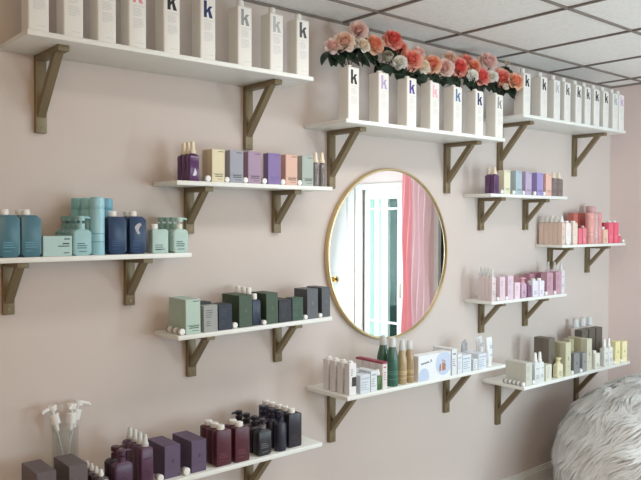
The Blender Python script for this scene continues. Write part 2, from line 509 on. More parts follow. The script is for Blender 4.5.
def slab_bottle(s, xl, yf, w, d, h, col, label, group=None, capx=0.0, capr=.0145, caph=.02, capm=None, slant=0.0, txt=None, mark=False, ch=.014, capname='bottle_cap', rough=.35):
    """flat-fronted bottle with cut corners and a screw cap"""
    o = put('hair_care_bottle', label, 'bottle', s, xl, yf, w, d, group)
    def body(bm):
        pr = []
        b = ch * .7
        pts = [(-w / 2 + b, 0), (w / 2 - b, 0), (w / 2, b * 1.3), (w / 2, h - ch), (w / 2 - ch, h - .002), (w / 2 - ch - .004, h), (-w / 2 + ch * .3 + .004, h), (-w / 2, h - ch * .5), (-w / 2, b * 1.3)]
        fr = [bm.verts.new((x, -d / 2, z)) for x, z in pts]; bk = [bm.verts.new((x, d / 2, z)) for x, z in pts]
        bm.faces.new(fr); bm.faces.new(bk[::-1])
        n = len(pts)
        for i in range(n):
            bm.faces.new((fr[i], bk[i], bk[(i + 1) % n], fr[(i + 1) % n]))
        bmesh.ops.recalc_face_normals(bm, faces=list(bm.faces))
        bmesh.ops.bevel(bm, geom=list(bm.edges), offset=.0022, segments=2, affect='EDGES', profile=.5)
    part('bottle_body', cached(('slab', w, d, h, ch), 'bottle_body', cmat(col, rough), body), o)
    def cap(bm):
        r = min(capr, d / 2 - .001)
        b2 = bmesh.new()
        lathe(b2, [(r * .8, -.004), (r * .8, .002), (r, .002), (r, caph - .004), (r * .85, caph - .001), (0, caph)], cap1=False)
        add(bm, b2, 0, Matrix.Translation((capx, 0, h)) @ Matrix.Rotation(slant, 4, 'Y'))
    part(capname, cached(('scap', capx, capr, caph, d, h, slant), 'bottle_cap', capm or CAPW, cap), o)
    y = -d / 2 - .0004
    def tx(bm):
        lines(bm, -w / 2 + .012, w / 2 - .016, h * .36, 3, .008, .0028, y, 11)
        rect(bm, -w / 2 + .012, w / 2 - .03, h * .14, h * .155, y)
    part('printed_text', cached(('slabt', w, d, h), 'printed_text', cmat(txt or tuple(min(255, int(c * 1.25 + 14)) for c in col), .6), tx), o)
    if mark:
        def mk(bm):
            q = [(-.014, .72), (-.004, .8), (.008, .83), (.014, .77), (.006, .72), (.002, .63), (.008, .55), (-.002, .52), (-.008, .6), (-.012, .66)]
            plate(bm, [(x, z * h) for x, z in q], -d / 2 - .0005)
        part('silver_emblem', cached(('mk', h, d), 'silver_emblem', cmat((176, 166, 172), .35), mk), o)
    return o

def cone_bottle(s, xl, yf, w, d, h, col, label, group=None, caph=.05, capm=None, body_r=None, mark=False, capname='pointed_cap', capr=.013, rough=.35, txt=None, rim=False):
    """square-shouldered bottle under a tall tapering cap"""
    o = put('treatment_bottle', label, 'bottle', s, xl, yf, w, d, group)
    r0 = body_r if body_r is not None else .006
    def body(bm):
        hw, hd = w / 2, d / 2
        loft(bm, [(0, hw - .002, hd - .002, r0), (.003, hw, hd, r0), (h - .009, hw, hd, r0), (h - .003, hw - .003, hd - .003, r0), (h, hw * .55, hd * .6, r0), (h + .004, .008, .008, .008)])
    part('bottle_body', cached(('cone', w, d, h, r0), 'bottle_body', cmat(col, rough), body), o)
    def cap(bm):
        r = min(capr, d / 2 - .001)
        lathe(bm, [(r, h + .0025), (r, h + .013), (r * .82, h + .016), (r * .62, h + caph - .006), (r * .5, h + caph), (0, h + caph + .001)], cap1=False)
    part(capname, cached(('ccap', w, d, h, caph, capr), 'pointed_cap', capm or CAPW, cap), o)
    def tx(bm):
        y = -d / 2 - .0004
        lines(bm, -w / 2 + .008, w / 2 - .008, h * .4, 3, .008, .003, y, 12)
        rect(bm, -w / 2 + .008, w / 2 - .012, h * .7, h * .73, y)
    part('printed_text', cached(('conet', w, d, h), 'printed_text', cmat(txt or tuple(int(c * .7) for c in col), .6), tx), o)
    if mark:
        def mk(bm):
            plate(bm, [(-.008, h * .2), (.006, h * .2), (.01, h * .32), (.002, h * .5), (-.002, h * .36)], -d / 2 - .0005)
        part('white_emblem', cached(('cmk', h), 'white_emblem', cmat((225, 214, 226), .35), mk), o)
    if rim:
        def rm(bm):
            y = -d / 2 - .0005; a = w / 2 - .003
            rect(bm, -a, -a + .004, .01, h - .008, y); rect(bm, a - .004, a, .01, h - .008, y); rect(bm, -a, a, h - .012, h - .008, y)
        part('pale_border', cached(('rim', w, h), 'pale_border', cmat((196, 196, 190), .5), rm), o)
    return o

def pump_bottle(s, xl, yf, w, d, h, top, col, label, group=None, headcol=None, txt=None, rot=0, cyl=False, neckcol=None):
    """bottle with a lotion pump: collar, stem and a nozzle that points sideways"""
    o = put('pump_bottle', label, 'bottle', s, xl, yf, w, d, group)
    hw, hd = w / 2, d / 2; r0 = hd if cyl else .008
    headm = cmat(headcol or col, .35)
    def body(bm):
        loft(bm, [(0, hw - .01 if not cyl else hw - .002, hd - .003, r0 * .8), (.008, hw, hd, r0), (h - .012, hw, hd, r0), (h - .003, hw - .008, hd - .004, r0 * .8), (h, min(hw, .016), min(hd, .014) - .001, min(hd, .014) - .001), (h + .004, .013, .013, .013)])
    part('bottle_body', cached(('pb', w, d, h, cyl), 'bottle_body', cmat(col, .35), body), o)
    H = top - h
    def collar(bm):
        r = min(.0145, hd - .001)
        lathe(bm, [(r, h + .002), (r, h + H * .42), (r * .8, h + H * .46), (0, h + H * .46)], cap1=False)
    part('pump_collar', cached(('pc', h, H, d), 'pump_collar', cmat(neckcol, .35) if neckcol else headm, collar), o)
    def head(bm):
        r = min(.015, hd - .001)
        lathe(bm, [(.005, h + H * .44), (.005, h + H * .62), (r, h + H * .62), (r, top - .003), (r * .85, top), (0, top)], cap1=False)
        c, sn = math.cos(rot), math.sin(rot)
        tube(bm, [(c * .006, sn * .006, top - .006), (c * .028, sn * .028, top - .006), (c * .036, sn * .036, top - .009)], [.0055, .0045, .0035], 8)
    part('pump_head', cached(('ph', h, H, rot, d), 'pump_head', headm, head), o)
    def tx(bm):
        y = -hd - .0004
        lines(bm, -hw + .014, hw - .014, h * .48, 3, .008, .0035, y, 21)
        rect(bm, -hw + .02, hw - .02, h * .14, h * .17, y)
    if not cyl:
        part('printed_text', cached(('pbt', w, d, h), 'printed_text', cmat(txt or tuple(int(c * .62) for c in col), .6), tx), o)
    return o

def spray_can(s, xc, yc, r, h, col, label, group=None, band=None, capcol=None):
    o = thing('aerosol_can', label, 'can', (xc, yc, zt(s, xc) + .0003), 0, group)
    hc = h * .8
    def body(bm): lathe(bm, [(r - .002, 0), (r, .003), (r, hc - .003), (r - .002, hc), (0, hc)], cap1=False, n=8)
    part('can_body', cached(('can', r, h), 'can_body', cmat(col, .3), body), o)
    def cap(bm): lathe(bm, [(r - .001, hc), (r, hc + .002), (r, h - .006), (r - .003, h - .001), (r - .006, h), (0, h)], cap0=True, cap1=False, n=8)
    part('can_cap', cached(('cancap', r, h), 'can_cap', cmat(capcol or col, .3), cap), o)
    def bd(bm):
        for z in (.36, .22):
            lathe(bm, [(r + .0004, h * z), (r + .0004, h * z + .003)], n=8)
    part('printed_band', cached(('canb', r, h), 'printed_band', cmat(band or tuple(int(c * .7) for c in col), .4), bd), o)
    return o

def stopper(s, xc, yc, r, label, group, L=.026):
    """small round white cap lying on its side, face to the room"""
    o = thing('round_stopper', label, 'cap', (xc, yc, zt(s, xc) + .0003), 0, group)
    def face(bm):
        b2 = bmesh.new()
        lathe(b2, [(r * .9, 0), (r, .003), (r, .011), (r * .93, .0135), (r * .6, .0148), (0, .015)], cap1=False, n=6)
        add(bm, b2, 0, Matrix.Translation((0, 0, r)) @ Matrix.Rotation(PI / 2, 4, 'X'))
    part('stopper_face', cached(('stf', r), 'stopper_face', CAPW, face), o)
    def back(bm):
        b2 = bmesh.new(); lathe(b2, [(r * .88, -L + .013), (r * .9, -.002), (r * .9, 0)], n=6)
        add(bm, b2, 0, Matrix.Translation((0, 0, r)) @ Matrix.Rotation(PI / 2, 4, 'X'))
    part('stopper_plug', cached(('stb', r, L), 'stopper_plug', cmat((168, 164, 168), .4), back), o)
    return o

ORD = ['front', 'second', 'third', 'fourth', 'fifth', 'sixth']
def row_word(i, n):
    return 'frontmost' if i == 0 else ('rearmost' if i == n - 1 else ORD[i] + ' from the front')

# ------------------------------------------------------------------ shelf 1, 2, 3: tall white bottles
BK, NAVY, GR = (34, 34, 38), (32, 48, 98), (126, 130, 134)
G1 = 'tall white bottles on the long top shelf farthest from the corner'
s1 = [(.838, (150, 150, 154), 'tall white square bottle at the outer end of the long top shelf'),
      (.955, (150, 150, 154), 'tall white bottle second from the outer end of the nine-bottle shelf'),
      (1.074, (150, 150, 154), 'tall white bottle third from the outer end of the nine-bottle shelf'),
      (1.19, (224, 150, 160), 'tall white bottle with a pink letter k on the nine-bottle shelf'),
      (1.328, BK, 'tall white bottle with a bold black letter k on the nine-bottle shelf'),
      (1.484, NAVY, 'tall white bottle with a navy letter k on the nine-bottle shelf'),
      (1.656, (152, 156, 160), 'tall white bottle with a mid-grey letter k just after the navy one'),
      (1.815, (186, 188, 190), 'tall white bottle with a faint silver letter k, second-last on the nine-bottle shelf'),
      (1.955, (84, 88, 94), 'tall white bottle with a charcoal letter k, last on the nine-bottle shelf')]
for x, kc, lb in s1:
    litre_bottle(1, x, lb, kc, G1)
G2 = 'tall white bottles holding roses'
s2 = [(2.253, BK, 'black'), (2.447, (186, 170, 208), 'lavender'), (2.641, (88, 72, 150), 'indigo'), (2.812, (240, 184, 196), 'pale pink'), (2.993, (92, 124, 160), 'steel blue'), (3.175, NAVY, 'navy'), (3.352, (150, 152, 154), 'grey')]
NECK = []
for x, kc, nm in s2:
    litre_bottle(2, x, 'tall white bottle with %s %s letter k, roses standing in its neck' % ('an' if nm[0] == 'i' else 'a', nm), kc, G2, capped=False)
    NECK.append((x + .0345, -.2535, 2.194 + LITRE_H))
G3 = 'tall white bottles on the top shelf beside the corner'
s3 = [(3.614, BK, 'tall white bottle with a bold black k, nearest the roses on the corner shelf'),
      (3.788, (52, 54, 58), 'tall white bottle with a black k, second from the roses on the corner shelf'),
      (3.928, (190, 190, 190), 'tall white bottle with a faint pale grey k, third from the roses'),
      (4.044, (96, 98, 104), 'tall white bottle with a dark grey k, fourth from the roses on the corner shelf'),
      (4.173, (46, 48, 62), 'tall white bottle with a blue-black k in the middle of the corner shelf'),
      (4.282, (88, 90, 100), 'tall white bottle with a slate grey k, sixth from the roses on the corner shelf'),
      (4.392, BK, 'tall white bottle with a heavy black k, fourth from the corner end'),
      (4.509, BK, 'tall white bottle with a heavy black k, third from the corner end'),
      (4.632, (168, 182, 184), 'tall white bottle with a pale grey-green k, second from the corner end'),
      (4.714, (204, 168, 208), 'tall white bottle with a pale violet k, last before the room corner')]
for x, kc, lb in s3:
    litre_bottle(3, x, lb, kc, G3, pale=True)

# ------------------------------------------------------------------ roses in the seven bottles
PET = {
 'coral': ((254, 200, 184), (250, 156, 142)), 'orange': ((254, 210, 184), (252, 172, 142)), 'peach': ((252, 232, 218), (248, 212, 194)),
 'blush': ((254, 232, 226), (252, 214, 206)), 'cream': ((252, 244, 232), (248, 232, 212)), 'white': ((252, 252, 248), (248, 246, 236)),
 'sage': ((196, 192, 176), (176, 172, 152)), 'red': ((252, 182, 168), (243, 124, 118)),
}
for kq, (a, b) in PET.items():
    translucent(mat('petal_' + kq + '_outer', a, .7, var=.05, scale=60), .35); translucent(mat('petal_' + kq + '_inner', b, .7, var=.05, scale=60), .3)

def petal(bm, M, L, W, cup, curl, mi, q):
    nu, nv = 6, 6
    g = []
    for j in range(nv + 1):
        v = j / nv
        row = []
        for i in range(nu + 1):
            u = i / nu * 2 - 1
            wv = W * (math.sin(PI * (.10 + .66 * v)) ** .7)
            x = u * wv
            z = L * v * (1 - .12 * u * u * v)
            y = cup * (u * u) * W * .7 - curl * L * max(0, v - .55) ** 2 * 2.4 - .16 * L * math.sin(PI * v) + q.uniform(-1, 1) * .018 * L
            row.append(bm.verts.new(M @ Vector((x, -y, z))))
        g.append(row)
    for j in range(nv):
        for i in range(nu):
            bm.faces.new((g[j][i], g[j][i + 1], g[j + 1][i + 1], g[j + 1][i])).material_index = mi

def bloom_mesh(kind, r, bud, seed):
    q = random.Random(seed)
    bm = bmesh.new()
    # rings of petals, wound tight in the heart and open outside; axis +z
    rings = [(3, .02, 2, .82, .24, 1), (4, .07, 11, .88, .32, 1), (5, .12, 25, .94, .40, 1), (5, .15, 42, 1.0, .48, 0), (6, .17, 60, 1.02, .54, 0), (6, .18, 76, .98, .56, 0)]
    if bud:
        rings = [(3, .03, 3, 1.0, .3, 1), (4, .1, 10, 1.1, .42, 0), (5, .16, 20, 1.15, .5, 0), (5, .18, 34, 1.05, .5, 0)]
    for k, (n, rad, lean, ll, ww, mi) in enumerate(rings):
        for i in range(n):
            a = 2 * PI * i / n + k * .75 + q.uniform(-.15, .15)
            ln = math.radians(lean + q.uniform(-5, 5))
            M = Matrix.Rotation(a, 4, 'Z') @ Matrix.Translation((0, r * rad, -r * .45)) @ Matrix.Rotation(-ln, 4, 'X')
            petal(bm, M, r * ll * q.uniform(.94, 1.05), r * ww, .55, .1 + .12 * k if not bud else .08, mi, q)
    lathe(bm, [(r * .1, -r * .72), (r * .22, -r * .6), (r * .26, -r * .48), (r * .12, -r * .3)], 2, n=4)
    return mesh(bm, 'rose_bloom', [MATS['petal_' + kind + '_outer'], MATS['petal_' + kind + '_inner'], STEM], 60)

def leaf_mesh(L, W):
    bm = bmesh.new()
    n = 7; mid, lf, rt = [], [], []
    for i in range(n + 1):
        t = i / n
        w = W * math.sin(PI * min(1, t ** .8)) ** .8 if 0 < t < 1 else 0.0008
        z = -.18 * L * t * t
        mid.append(bm.verts.new((L * t, 0, z))); lf.append(bm.verts.new((L * t, w, z + w * .35))); rt.append(bm.verts.new((L * t, -w, z + w * .35)))
    for i in range(n):
        bm.faces.new((mid[i], mid[i + 1], lf[i + 1], lf[i])); bm.faces.new((mid[i], rt[i], rt[i + 1], mid[i + 1]))
    return mesh(bm, 'rose_leaf', LEAF, 60)
LEAFS = [leaf_mesh(.07, .027), leaf_mesh(.082, .033), leaf_mesh(.06, .024)]

# x, y, z of the bloom, radius, kind, bottle it stands in, label, bud
ROSES = [
 (2.295, -0.215, 2.568, 0.046, 'peach', 0, 'large pale peach rose over the bottle with the black k', 0),
 (2.247, -0.190, 2.543, 0.036, 'blush', 0, 'pale blush rose at the outer end of the rose row, hanging past the first bottle', 0),
 (2.397, -0.200, 2.636, 0.043, 'blush', 0, 'pale blush rose standing highest above the bottle with the black k', 0),
 (2.410, -0.225, 2.567, 0.033, 'cream', 0, 'small cream rose just right of the large pale peach rose', 0),
 (2.503, -0.205, 2.590, 0.047, 'orange', 1, 'tall orange-coral rose between the cream rose and the red-hearted coral rose', 0),
 (2.639, -0.200, 2.636, 0.048, 'red', 1, 'coral rose with a deep red heart, highest over the lavender-k bottle', 0),
 (2.708, -0.180, 2.604, 0.036, 'coral', 1, 'small coral rose tucked below and right of the red-hearted one', 0),
 (2.555, -0.235, 2.524, 0.038, 'sage', 1, 'dull grey-cream rose low over the lavender-k bottle', 1),
 (2.640, -0.240, 2.515, 0.034, 'white', 2, 'white rosebud low over the gap before the indigo-k bottle', 0),
 (2.743, -0.225, 2.546, 0.052, 'coral', 2, 'big coral rose above the bottle with the indigo k', 0),
 (2.834, -0.190, 2.599, 0.036, 'blush', 2, 'pale blush rose peeping up behind the big coral rose', 0),
 (2.814, -0.235, 2.523, 0.04, 'cream', 2, 'cream rose low between the indigo-k and pale-pink-k bottles', 0),
 (2.917, -0.210, 2.552, 0.046, 'orange', 3, 'orange-coral rose above the bottle with the pale pink k', 0),
 (3.004, -0.215, 2.545, 0.048, 'blush', 3, 'blush pink open rose right of the pale-pink-k bottle', 0),
 (3.085, -0.185, 2.611, 0.034, 'peach', 3, 'small pale peach rose reaching up over the blush pink rose', 0),
 (3.132, -0.215, 2.562, 0.05, 'red', 4, 'round coral red rose above the steel-blue-k bottle', 0),
 (3.248, -0.170, 2.621, 0.04, 'coral', 4, 'coral rose raised behind the round coral red rose', 0),
 (3.271, -0.200, 2.589, 0.038, 'orange', 4, 'small orange-coral rose right of the raised coral rose', 0),
 (3.196, -0.255, 2.519, 0.03, 'white', 5, 'narrow white rosebud between the two coral red roses', 0),
 (3.317, -0.220, 2.540, 0.05, 'red', 5, 'coral red rose over the bottle with the navy k', 0),
 (3.434, -0.175, 2.647, 0.054, 'blush', 5, 'large pale blush rose standing highest above the navy-k bottle', 0),
 (3.382, -0.245, 2.540, 0.029, 'white', 6, 'white rosebud beside the large coral rose over the grey-k bottle', 0),
 (3.512, -0.215, 2.555, 0.053, 'coral', 6, 'large coral rose above the bottle with the grey k', 0),
 (3.618, -0.170, 2.655, 0.022, 'cream', 6, 'tiny cream rosebud on a tall stem near the ceiling', 1),
 (3.488, -0.250, 2.491, 0.026, 'cream', 6, 'small cream rosebud hanging lowest by the grey-k bottle', 1),
 (3.568, -0.270, 2.539, 0.046, 'orange', 6, 'orange-coral rose nearest the corner, reaching past the shelf end', 0),
]
for i, (x, y, z, r, kind, bi, lab, bud) in enumerate(ROSES):
    q = random.Random(100 + i)
    nx, ny, nz = NECK[bi]
    k = sum(1 for e in ROSES[:i] if e[5] == bi)
    a = 2 * PI * k / 4 + .4
    foot = Vector((nx + .0055 * math.cos(a), ny + .0055 * math.sin(a), nz + .002))
    c = Vector((x, y, z))
    axis = Vector((-.45 + q.uniform(-.3, .3), -.78 + q.uniform(-.12, .12), .22 + q.uniform(-.15, .3))).normalized()
    o = thing('rose', lab, 'rose', foot, 0, 'roses standing in the white bottles')
    rel = c - foot
    rot = axis.to_track_quat('Z', 'Y').to_matrix().to_4x4()
    b = part('rose_bloom', bloom_mesh(kind, r, bud, 40 + i), o)
    b.matrix_local = Matrix.Translation(rel) @ rot @ Matrix.Rotation(q.uniform(0, 6), 4, 'Z')
    base = rel - axis * r * .66
    p1 = Vector((0, 0, .02)); p2 = base - axis * .03 + Vector((0, 0, -.01))
    pts = []
    for j in range(9):
        t = j / 8
        pts.append((1 - t) ** 3 * Vector((0, 0, 0)) + 3 * (1 - t) ** 2 * t * p1 + 3 * (1 - t) * t * t * p2 + t ** 3 * base)
    bm = bmesh.new(); tube(bm, pts, .0021, 6)
    part('rose_stem', mesh(bm, 'rose_stem', STEM, 60), o)
    for j in range(6 if not bud else 3):
        # sepals and leaves spread under the bloom and down the stem
        t = (1, 1, .95, .85, .72, .9)[j]
        p = pts[int(t * 8)]
        l = part('rose_leaf', LEAFS[(i + j) % 3], o)
        yaw = PI * (-.5) + (j - 2.5) * .75 + q.uniform(-.4, .4)
        l.matrix_local = Matrix.Translation(p - axis * .012 + Vector((0, 0, -.006))) @ Matrix.Rotation(yaw, 4, 'Z') @ Matrix.Rotation(q.uniform(.35, 1.05), 4, 'Y') @ Matrix.Rotation(q.uniform(-.5, .5), 4, 'X')

# ------------------------------------------------------------------ shelf 4: pastel cartons
GS = 'small round white caps lying beside the cartons'
PUR = (88, 48, 98)
for i in range(3):
    cone_bottle(4, 1.494, -.188 + .035 * i, .046, .030, .107, PUR, 'purple cream-capped bottle, %s of three above the green cartons' % row_word(i, 3), 'purple bottles with cream caps', .05, CREAMCAP, mark=(i == 0), rough=.22)
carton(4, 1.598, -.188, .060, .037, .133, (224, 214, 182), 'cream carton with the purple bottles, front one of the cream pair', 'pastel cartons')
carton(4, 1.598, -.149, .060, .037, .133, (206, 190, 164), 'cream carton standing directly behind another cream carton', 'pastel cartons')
P4 = [(1.684, .066, (158, 160, 174), 'grey-blue carton beside the cream one, on the shelf over the green cartons'), (1.775, .067, (166, 142, 168), 'mauve carton between the grey and violet cartons, over the green cartons'),
      (1.879, .067, (134, 114, 168), 'strong violet carton between the mauve and peach ones'), (1.974, .066, (222, 182, 166), 'peach carton between the violet and sage ones'), (2.067, .066, (172, 182, 176), 'sage grey carton beside the two tiny bottles')]
for x, w, c, lb in P4:
    carton(4, x, -.188, w, .037, .134, c, lb, 'pastel cartons', txt=(118, 100, 160) if c[2] == 168 and c[0] < 140 else None)
for i, (x, nm) in enumerate([(2.143, 'nearer the sage carton'), (2.182, 'at the very end of the shelf')]):
    cone_bottle(4, x, -.186, .033, .033, .106, (128, 122, 120), 'tiny smoky bottle with a cream cap %s' % nm, 'tiny smoky bottles over the green cartons', .05, CREAMCAP, body_r=.012, rough=.15)
nm4 = ['between the purple bottles and the cream carton', 'between the cream and grey-blue cartons', 'between the grey-blue and mauve cartons', 'between the mauve and violet cartons', 'between the violet and peach cartons', 'between the peach and sage cartons']
for x, nm in zip((1.580, 1.671, 1.7625, 1.8605, 1.960, 2.0535), nm4):
    stopper(4, x, -.176, .0115 if nm == nm4[1] else .0125, 'small round white cap %s' % nm, GS)

# ------------------------------------------------------------------ shelf 5: blue bottles
TEAL = (72, 118, 134); NV = (24, 54, 92); AQ = (160, 202, 206); MINT = (182, 210, 204); AQD = (130, 178, 184)
slab_bottle(5, .774, -.188, .067, .04, .143, TEAL, 'teal bottle with white cap, outermost on the blue bottle shelf', 'teal bottles', -.012, caph=.02, slant=-.12)
slab_bottle(5, .845, -.188, .067, .04, .143, TEAL, 'teal bottle with white cap beside the wide aqua carton', 'teal bottles', -.012, caph=.02, slant=-.12)
slab_bottle(5, .842, -.135, .067, .04, .143, TEAL, 'teal bottle mostly hidden behind the two front teal bottles', 'teal bottles', -.012, caph=.02, slant=-.12)
carton(5, .917, -.188, .102, .06, .071, (178, 208, 206), 'wide low aqua carton with dark print between teal and aqua bottles', None, 'wide', (60, 80, 84))
for i in range(4):
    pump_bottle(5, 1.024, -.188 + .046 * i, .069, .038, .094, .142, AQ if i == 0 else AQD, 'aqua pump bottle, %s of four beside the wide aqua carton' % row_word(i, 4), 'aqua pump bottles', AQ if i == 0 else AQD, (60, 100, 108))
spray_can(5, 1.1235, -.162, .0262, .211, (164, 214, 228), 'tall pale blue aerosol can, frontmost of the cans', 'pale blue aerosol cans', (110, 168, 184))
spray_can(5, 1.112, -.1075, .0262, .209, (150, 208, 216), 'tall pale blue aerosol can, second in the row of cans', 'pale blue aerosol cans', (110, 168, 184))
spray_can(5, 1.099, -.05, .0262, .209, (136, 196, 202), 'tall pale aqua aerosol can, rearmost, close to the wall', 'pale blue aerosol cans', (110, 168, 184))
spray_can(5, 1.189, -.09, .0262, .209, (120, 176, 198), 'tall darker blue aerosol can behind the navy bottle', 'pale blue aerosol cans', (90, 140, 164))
slab_bottle(5, 1.157, -.188, .070, .04, .140, NV, 'navy bottle with white cap beside the pale blue cans', 'navy bottles', -.012, caph=.021, slant=-.06)
slab_bottle(5, 1.239, -.188, .068, .04, .141, NV, 'navy bottle with a silver emblem and white cap', 'navy bottles', -.012, caph=.021, slant=-.06, mark=True)
slab_bottle(5, 1.241, -.138, .068, .04, .141, NV, 'navy bottle hidden behind the one with the silver emblem', 'navy bottles', -.012, caph=.021, slant=-.06)
slab_bottle(5, 1.332, -.188, .068, .038, .092, MINT, 'short mint bottle with a white cap beside the navy bottles', None, -.018, caph=.021, txt=(60, 86, 84), ch=.004)
for i in range(4):
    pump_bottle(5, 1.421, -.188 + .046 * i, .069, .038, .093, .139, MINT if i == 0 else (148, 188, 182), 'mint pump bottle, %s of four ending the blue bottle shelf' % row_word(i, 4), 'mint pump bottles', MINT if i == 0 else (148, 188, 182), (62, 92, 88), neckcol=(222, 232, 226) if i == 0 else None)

# ------------------------------------------------------------------ shelf 6: green cartons
for i in range(4):
    carton(6, 1.474, -.192 + .0335 * i, .067, .033, .139, (182, 204, 192), 'pale mint carton, %s of four side by side' % row_word(i, 4), 'pale mint cartons', txt=(84, 112, 100))
for y, nm in zip((-.176, -.134, -.088), ('nearest the shelf edge', 'in the middle', 'nearest the wall')):
    stopper(6, 1.4600, y, .0130, 'small round white cap by the pale mint cartons, %s' % nm, GS, .028)
carton(6, 1.556, -.192, .066, .04, .108, (158, 160, 158), 'short light grey carton beside the mint cartons', 'short cartons', 'upper', (100, 102, 104))
carton(6, 1.556, -.145, .066, .06, .116, (40, 46, 56), 'dark slate carton behind the short light grey one', 'short cartons')
carton(6, 1.626, -.192, .066, .075, .106, (28, 36, 52), 'short navy black carton beside the light grey one', 'short cartons', 'upper', (62, 72, 92))
stopper(6, 1.712, -.172, .0125, 'small round white cap between the navy black and dark green cartons', GS)
DG = (62, 82, 62)
carton(6, 1.73, -.188, .067, .13, .135, DG, 'tall dark green carton beside the navy black carton', 'tall dark green cartons', 'mark', (80, 102, 80))
for i in range(4):
    slab_bottle(6, 1.802, -.182 + .0405 * i, .044, .036, .110 if i == 0 else .128, (34, 44, 66), 'slim navy white-capped bottle, %s of four by the green cartons' % row_word(i, 4), 'slim navy bottles', 0, .012, .026 if i == 0 else .032, ch=.006)
stopper(6, 1.8575, -.180, .0105, 'small round white cap in front of the slim navy bottles', GS)
carton(6, 1.870, -.188, .064, .11, .133, DG, 'tall dark green carton beside the slim navy bottles', 'tall dark green cartons', 'mark', (80, 102, 80))
carton(6, 1.938, -.188, .071, .1, .099, (30, 32, 42), 'short black carton between two dark green cartons', 'short cartons', 'upper', (64, 66, 80))
carton(6, 2.013, -.188, .062, .05, .102, (58, 82, 68), 'short dark green carton beside the black one', None, 'upper', (82, 108, 92))
stopper(6, 2.0865, -.18, .0108, 'small round white cap between the short green and charcoal cartons', GS)
carton(6, 2.0985, -.188, .064, .095, .134, (92, 96, 102), 'tall charcoal grey carton nearer the short green carton', 'charcoal grey cartons', 'mark', (112, 116, 122))
stopper(6, 2.1735, -.18, .0105, 'small round white cap between the two charcoal grey cartons', GS)
carton(6, 2.185, -.188, .051, .11, .136, (84, 88, 94), 'tall charcoal grey carton at the mirror end of its shelf', 'charcoal grey cartons', 'mark', (104, 108, 114))

# ------------------------------------------------------------------ shelf 7: plum, burgundy and black bottles
MG = (104, 94, 98)
carton(7, .863, -.262, .066, .15, .124, MG, 'tall grey-mauve carton at the outer end of the lowest shelf', 'deep grey-mauve cartons', 'mark')
carton(7, .974, -.262, .066, .142, .124, MG, 'tall grey-mauve carton in front of the glass of pump heads', 'deep grey-mauve cartons', 'mark')
for i in range(4):
    cone_bottle(7, 1.062, -.282 + .04 * i, .05, .032, .066, (66, 48, 60), 'mini dark plum bottle with white cap, %s of four' % row_word(i, 4), 'mini plum bottles', .026, CAPW, capr=.009, rim=(i == 0))
PL = (84, 56, 82)
for i in range(2):
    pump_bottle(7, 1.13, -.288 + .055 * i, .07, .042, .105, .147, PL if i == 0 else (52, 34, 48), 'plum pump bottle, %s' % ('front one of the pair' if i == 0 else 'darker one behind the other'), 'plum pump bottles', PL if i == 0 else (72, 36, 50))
for i in range(4):
    cone_bottle(7, 1.231, -.288 + .041 * i, .05, .037, .140, (88, 52, 80), 'plum bottle with frosted white spray cap, %s of four' % row_word(i, 4), 'plum spray bottles', .046, FROST, capname='spray_cap')
DM = (96, 80, 108)
stopper(7, 1.312, -.272, .0135, 'small round white cap before the first deep purple-grey carton', GS)
carton(7, 1.335, -.272, .067, .14, .123, DM, 'deep purple-grey carton beside the plum spray bottles', 'deep purple-grey cartons', 'mark')
stopper(7, 1.4235, -.272, .0145, 'small round white cap between the two deep purple-grey cartons', GS)
carton(7, 1.446, -.280, .066, .15, .123, DM, 'deep purple-grey carton beside the burgundy bottles', 'deep purple-grey cartons', 'mark')
BU = (84, 36, 50)
for i in range(3):
    slab_bottle(7, 1.556, -.285 + .044 * i, .07, .038, .143, BU, 'burgundy bottle with white cap, %s of the three-deep row' % row_word(i, 3), 'burgundy bottles', -.006, .017, .02, ch=.006)
for i in range(2):
    slab_bottle(7, 1.641, -.290 + .044 * i, .07, .038, .141, BU, 'burgundy bottle with white cap, %s of the pair beside the black pumps' % ('front' if i == 0 else 'back'), 'burgundy bottles', -.006, .017, .02, ch=.006)
BL = (40, 38, 46)
for i in range(4):
    pump_bottle(7, 1.757, -.287 + .058 * i, .07, .042, .108, .150, BL, 'black pump bottle, %s of four' % row_word(i, 4), 'black pump bottles', BL, (110, 108, 112), neckcol=(120, 118, 124) if i == 0 else None, rot=PI)
for i in range(3):
    pump_bottle(7, 1.858, -.292 + .062 * i, .052, .048, .124, .166, (44, 46, 64), 'slim round navy-black pump bottle, %s of three' % row_word(i, 3), 'slim navy-black pump bottles', (44, 46, 64), rot=.6, cyl=True)
for i in range(5):
    slab_bottle(7, 1.925, -.276 + .046 * i, .07, .038, .146, (40, 36, 46), 'black white-capped bottle, %s of five ending the lowest shelf' % row_word(i, 5), 'black bottles with white caps', -.008, .016, .022, ch=.006)
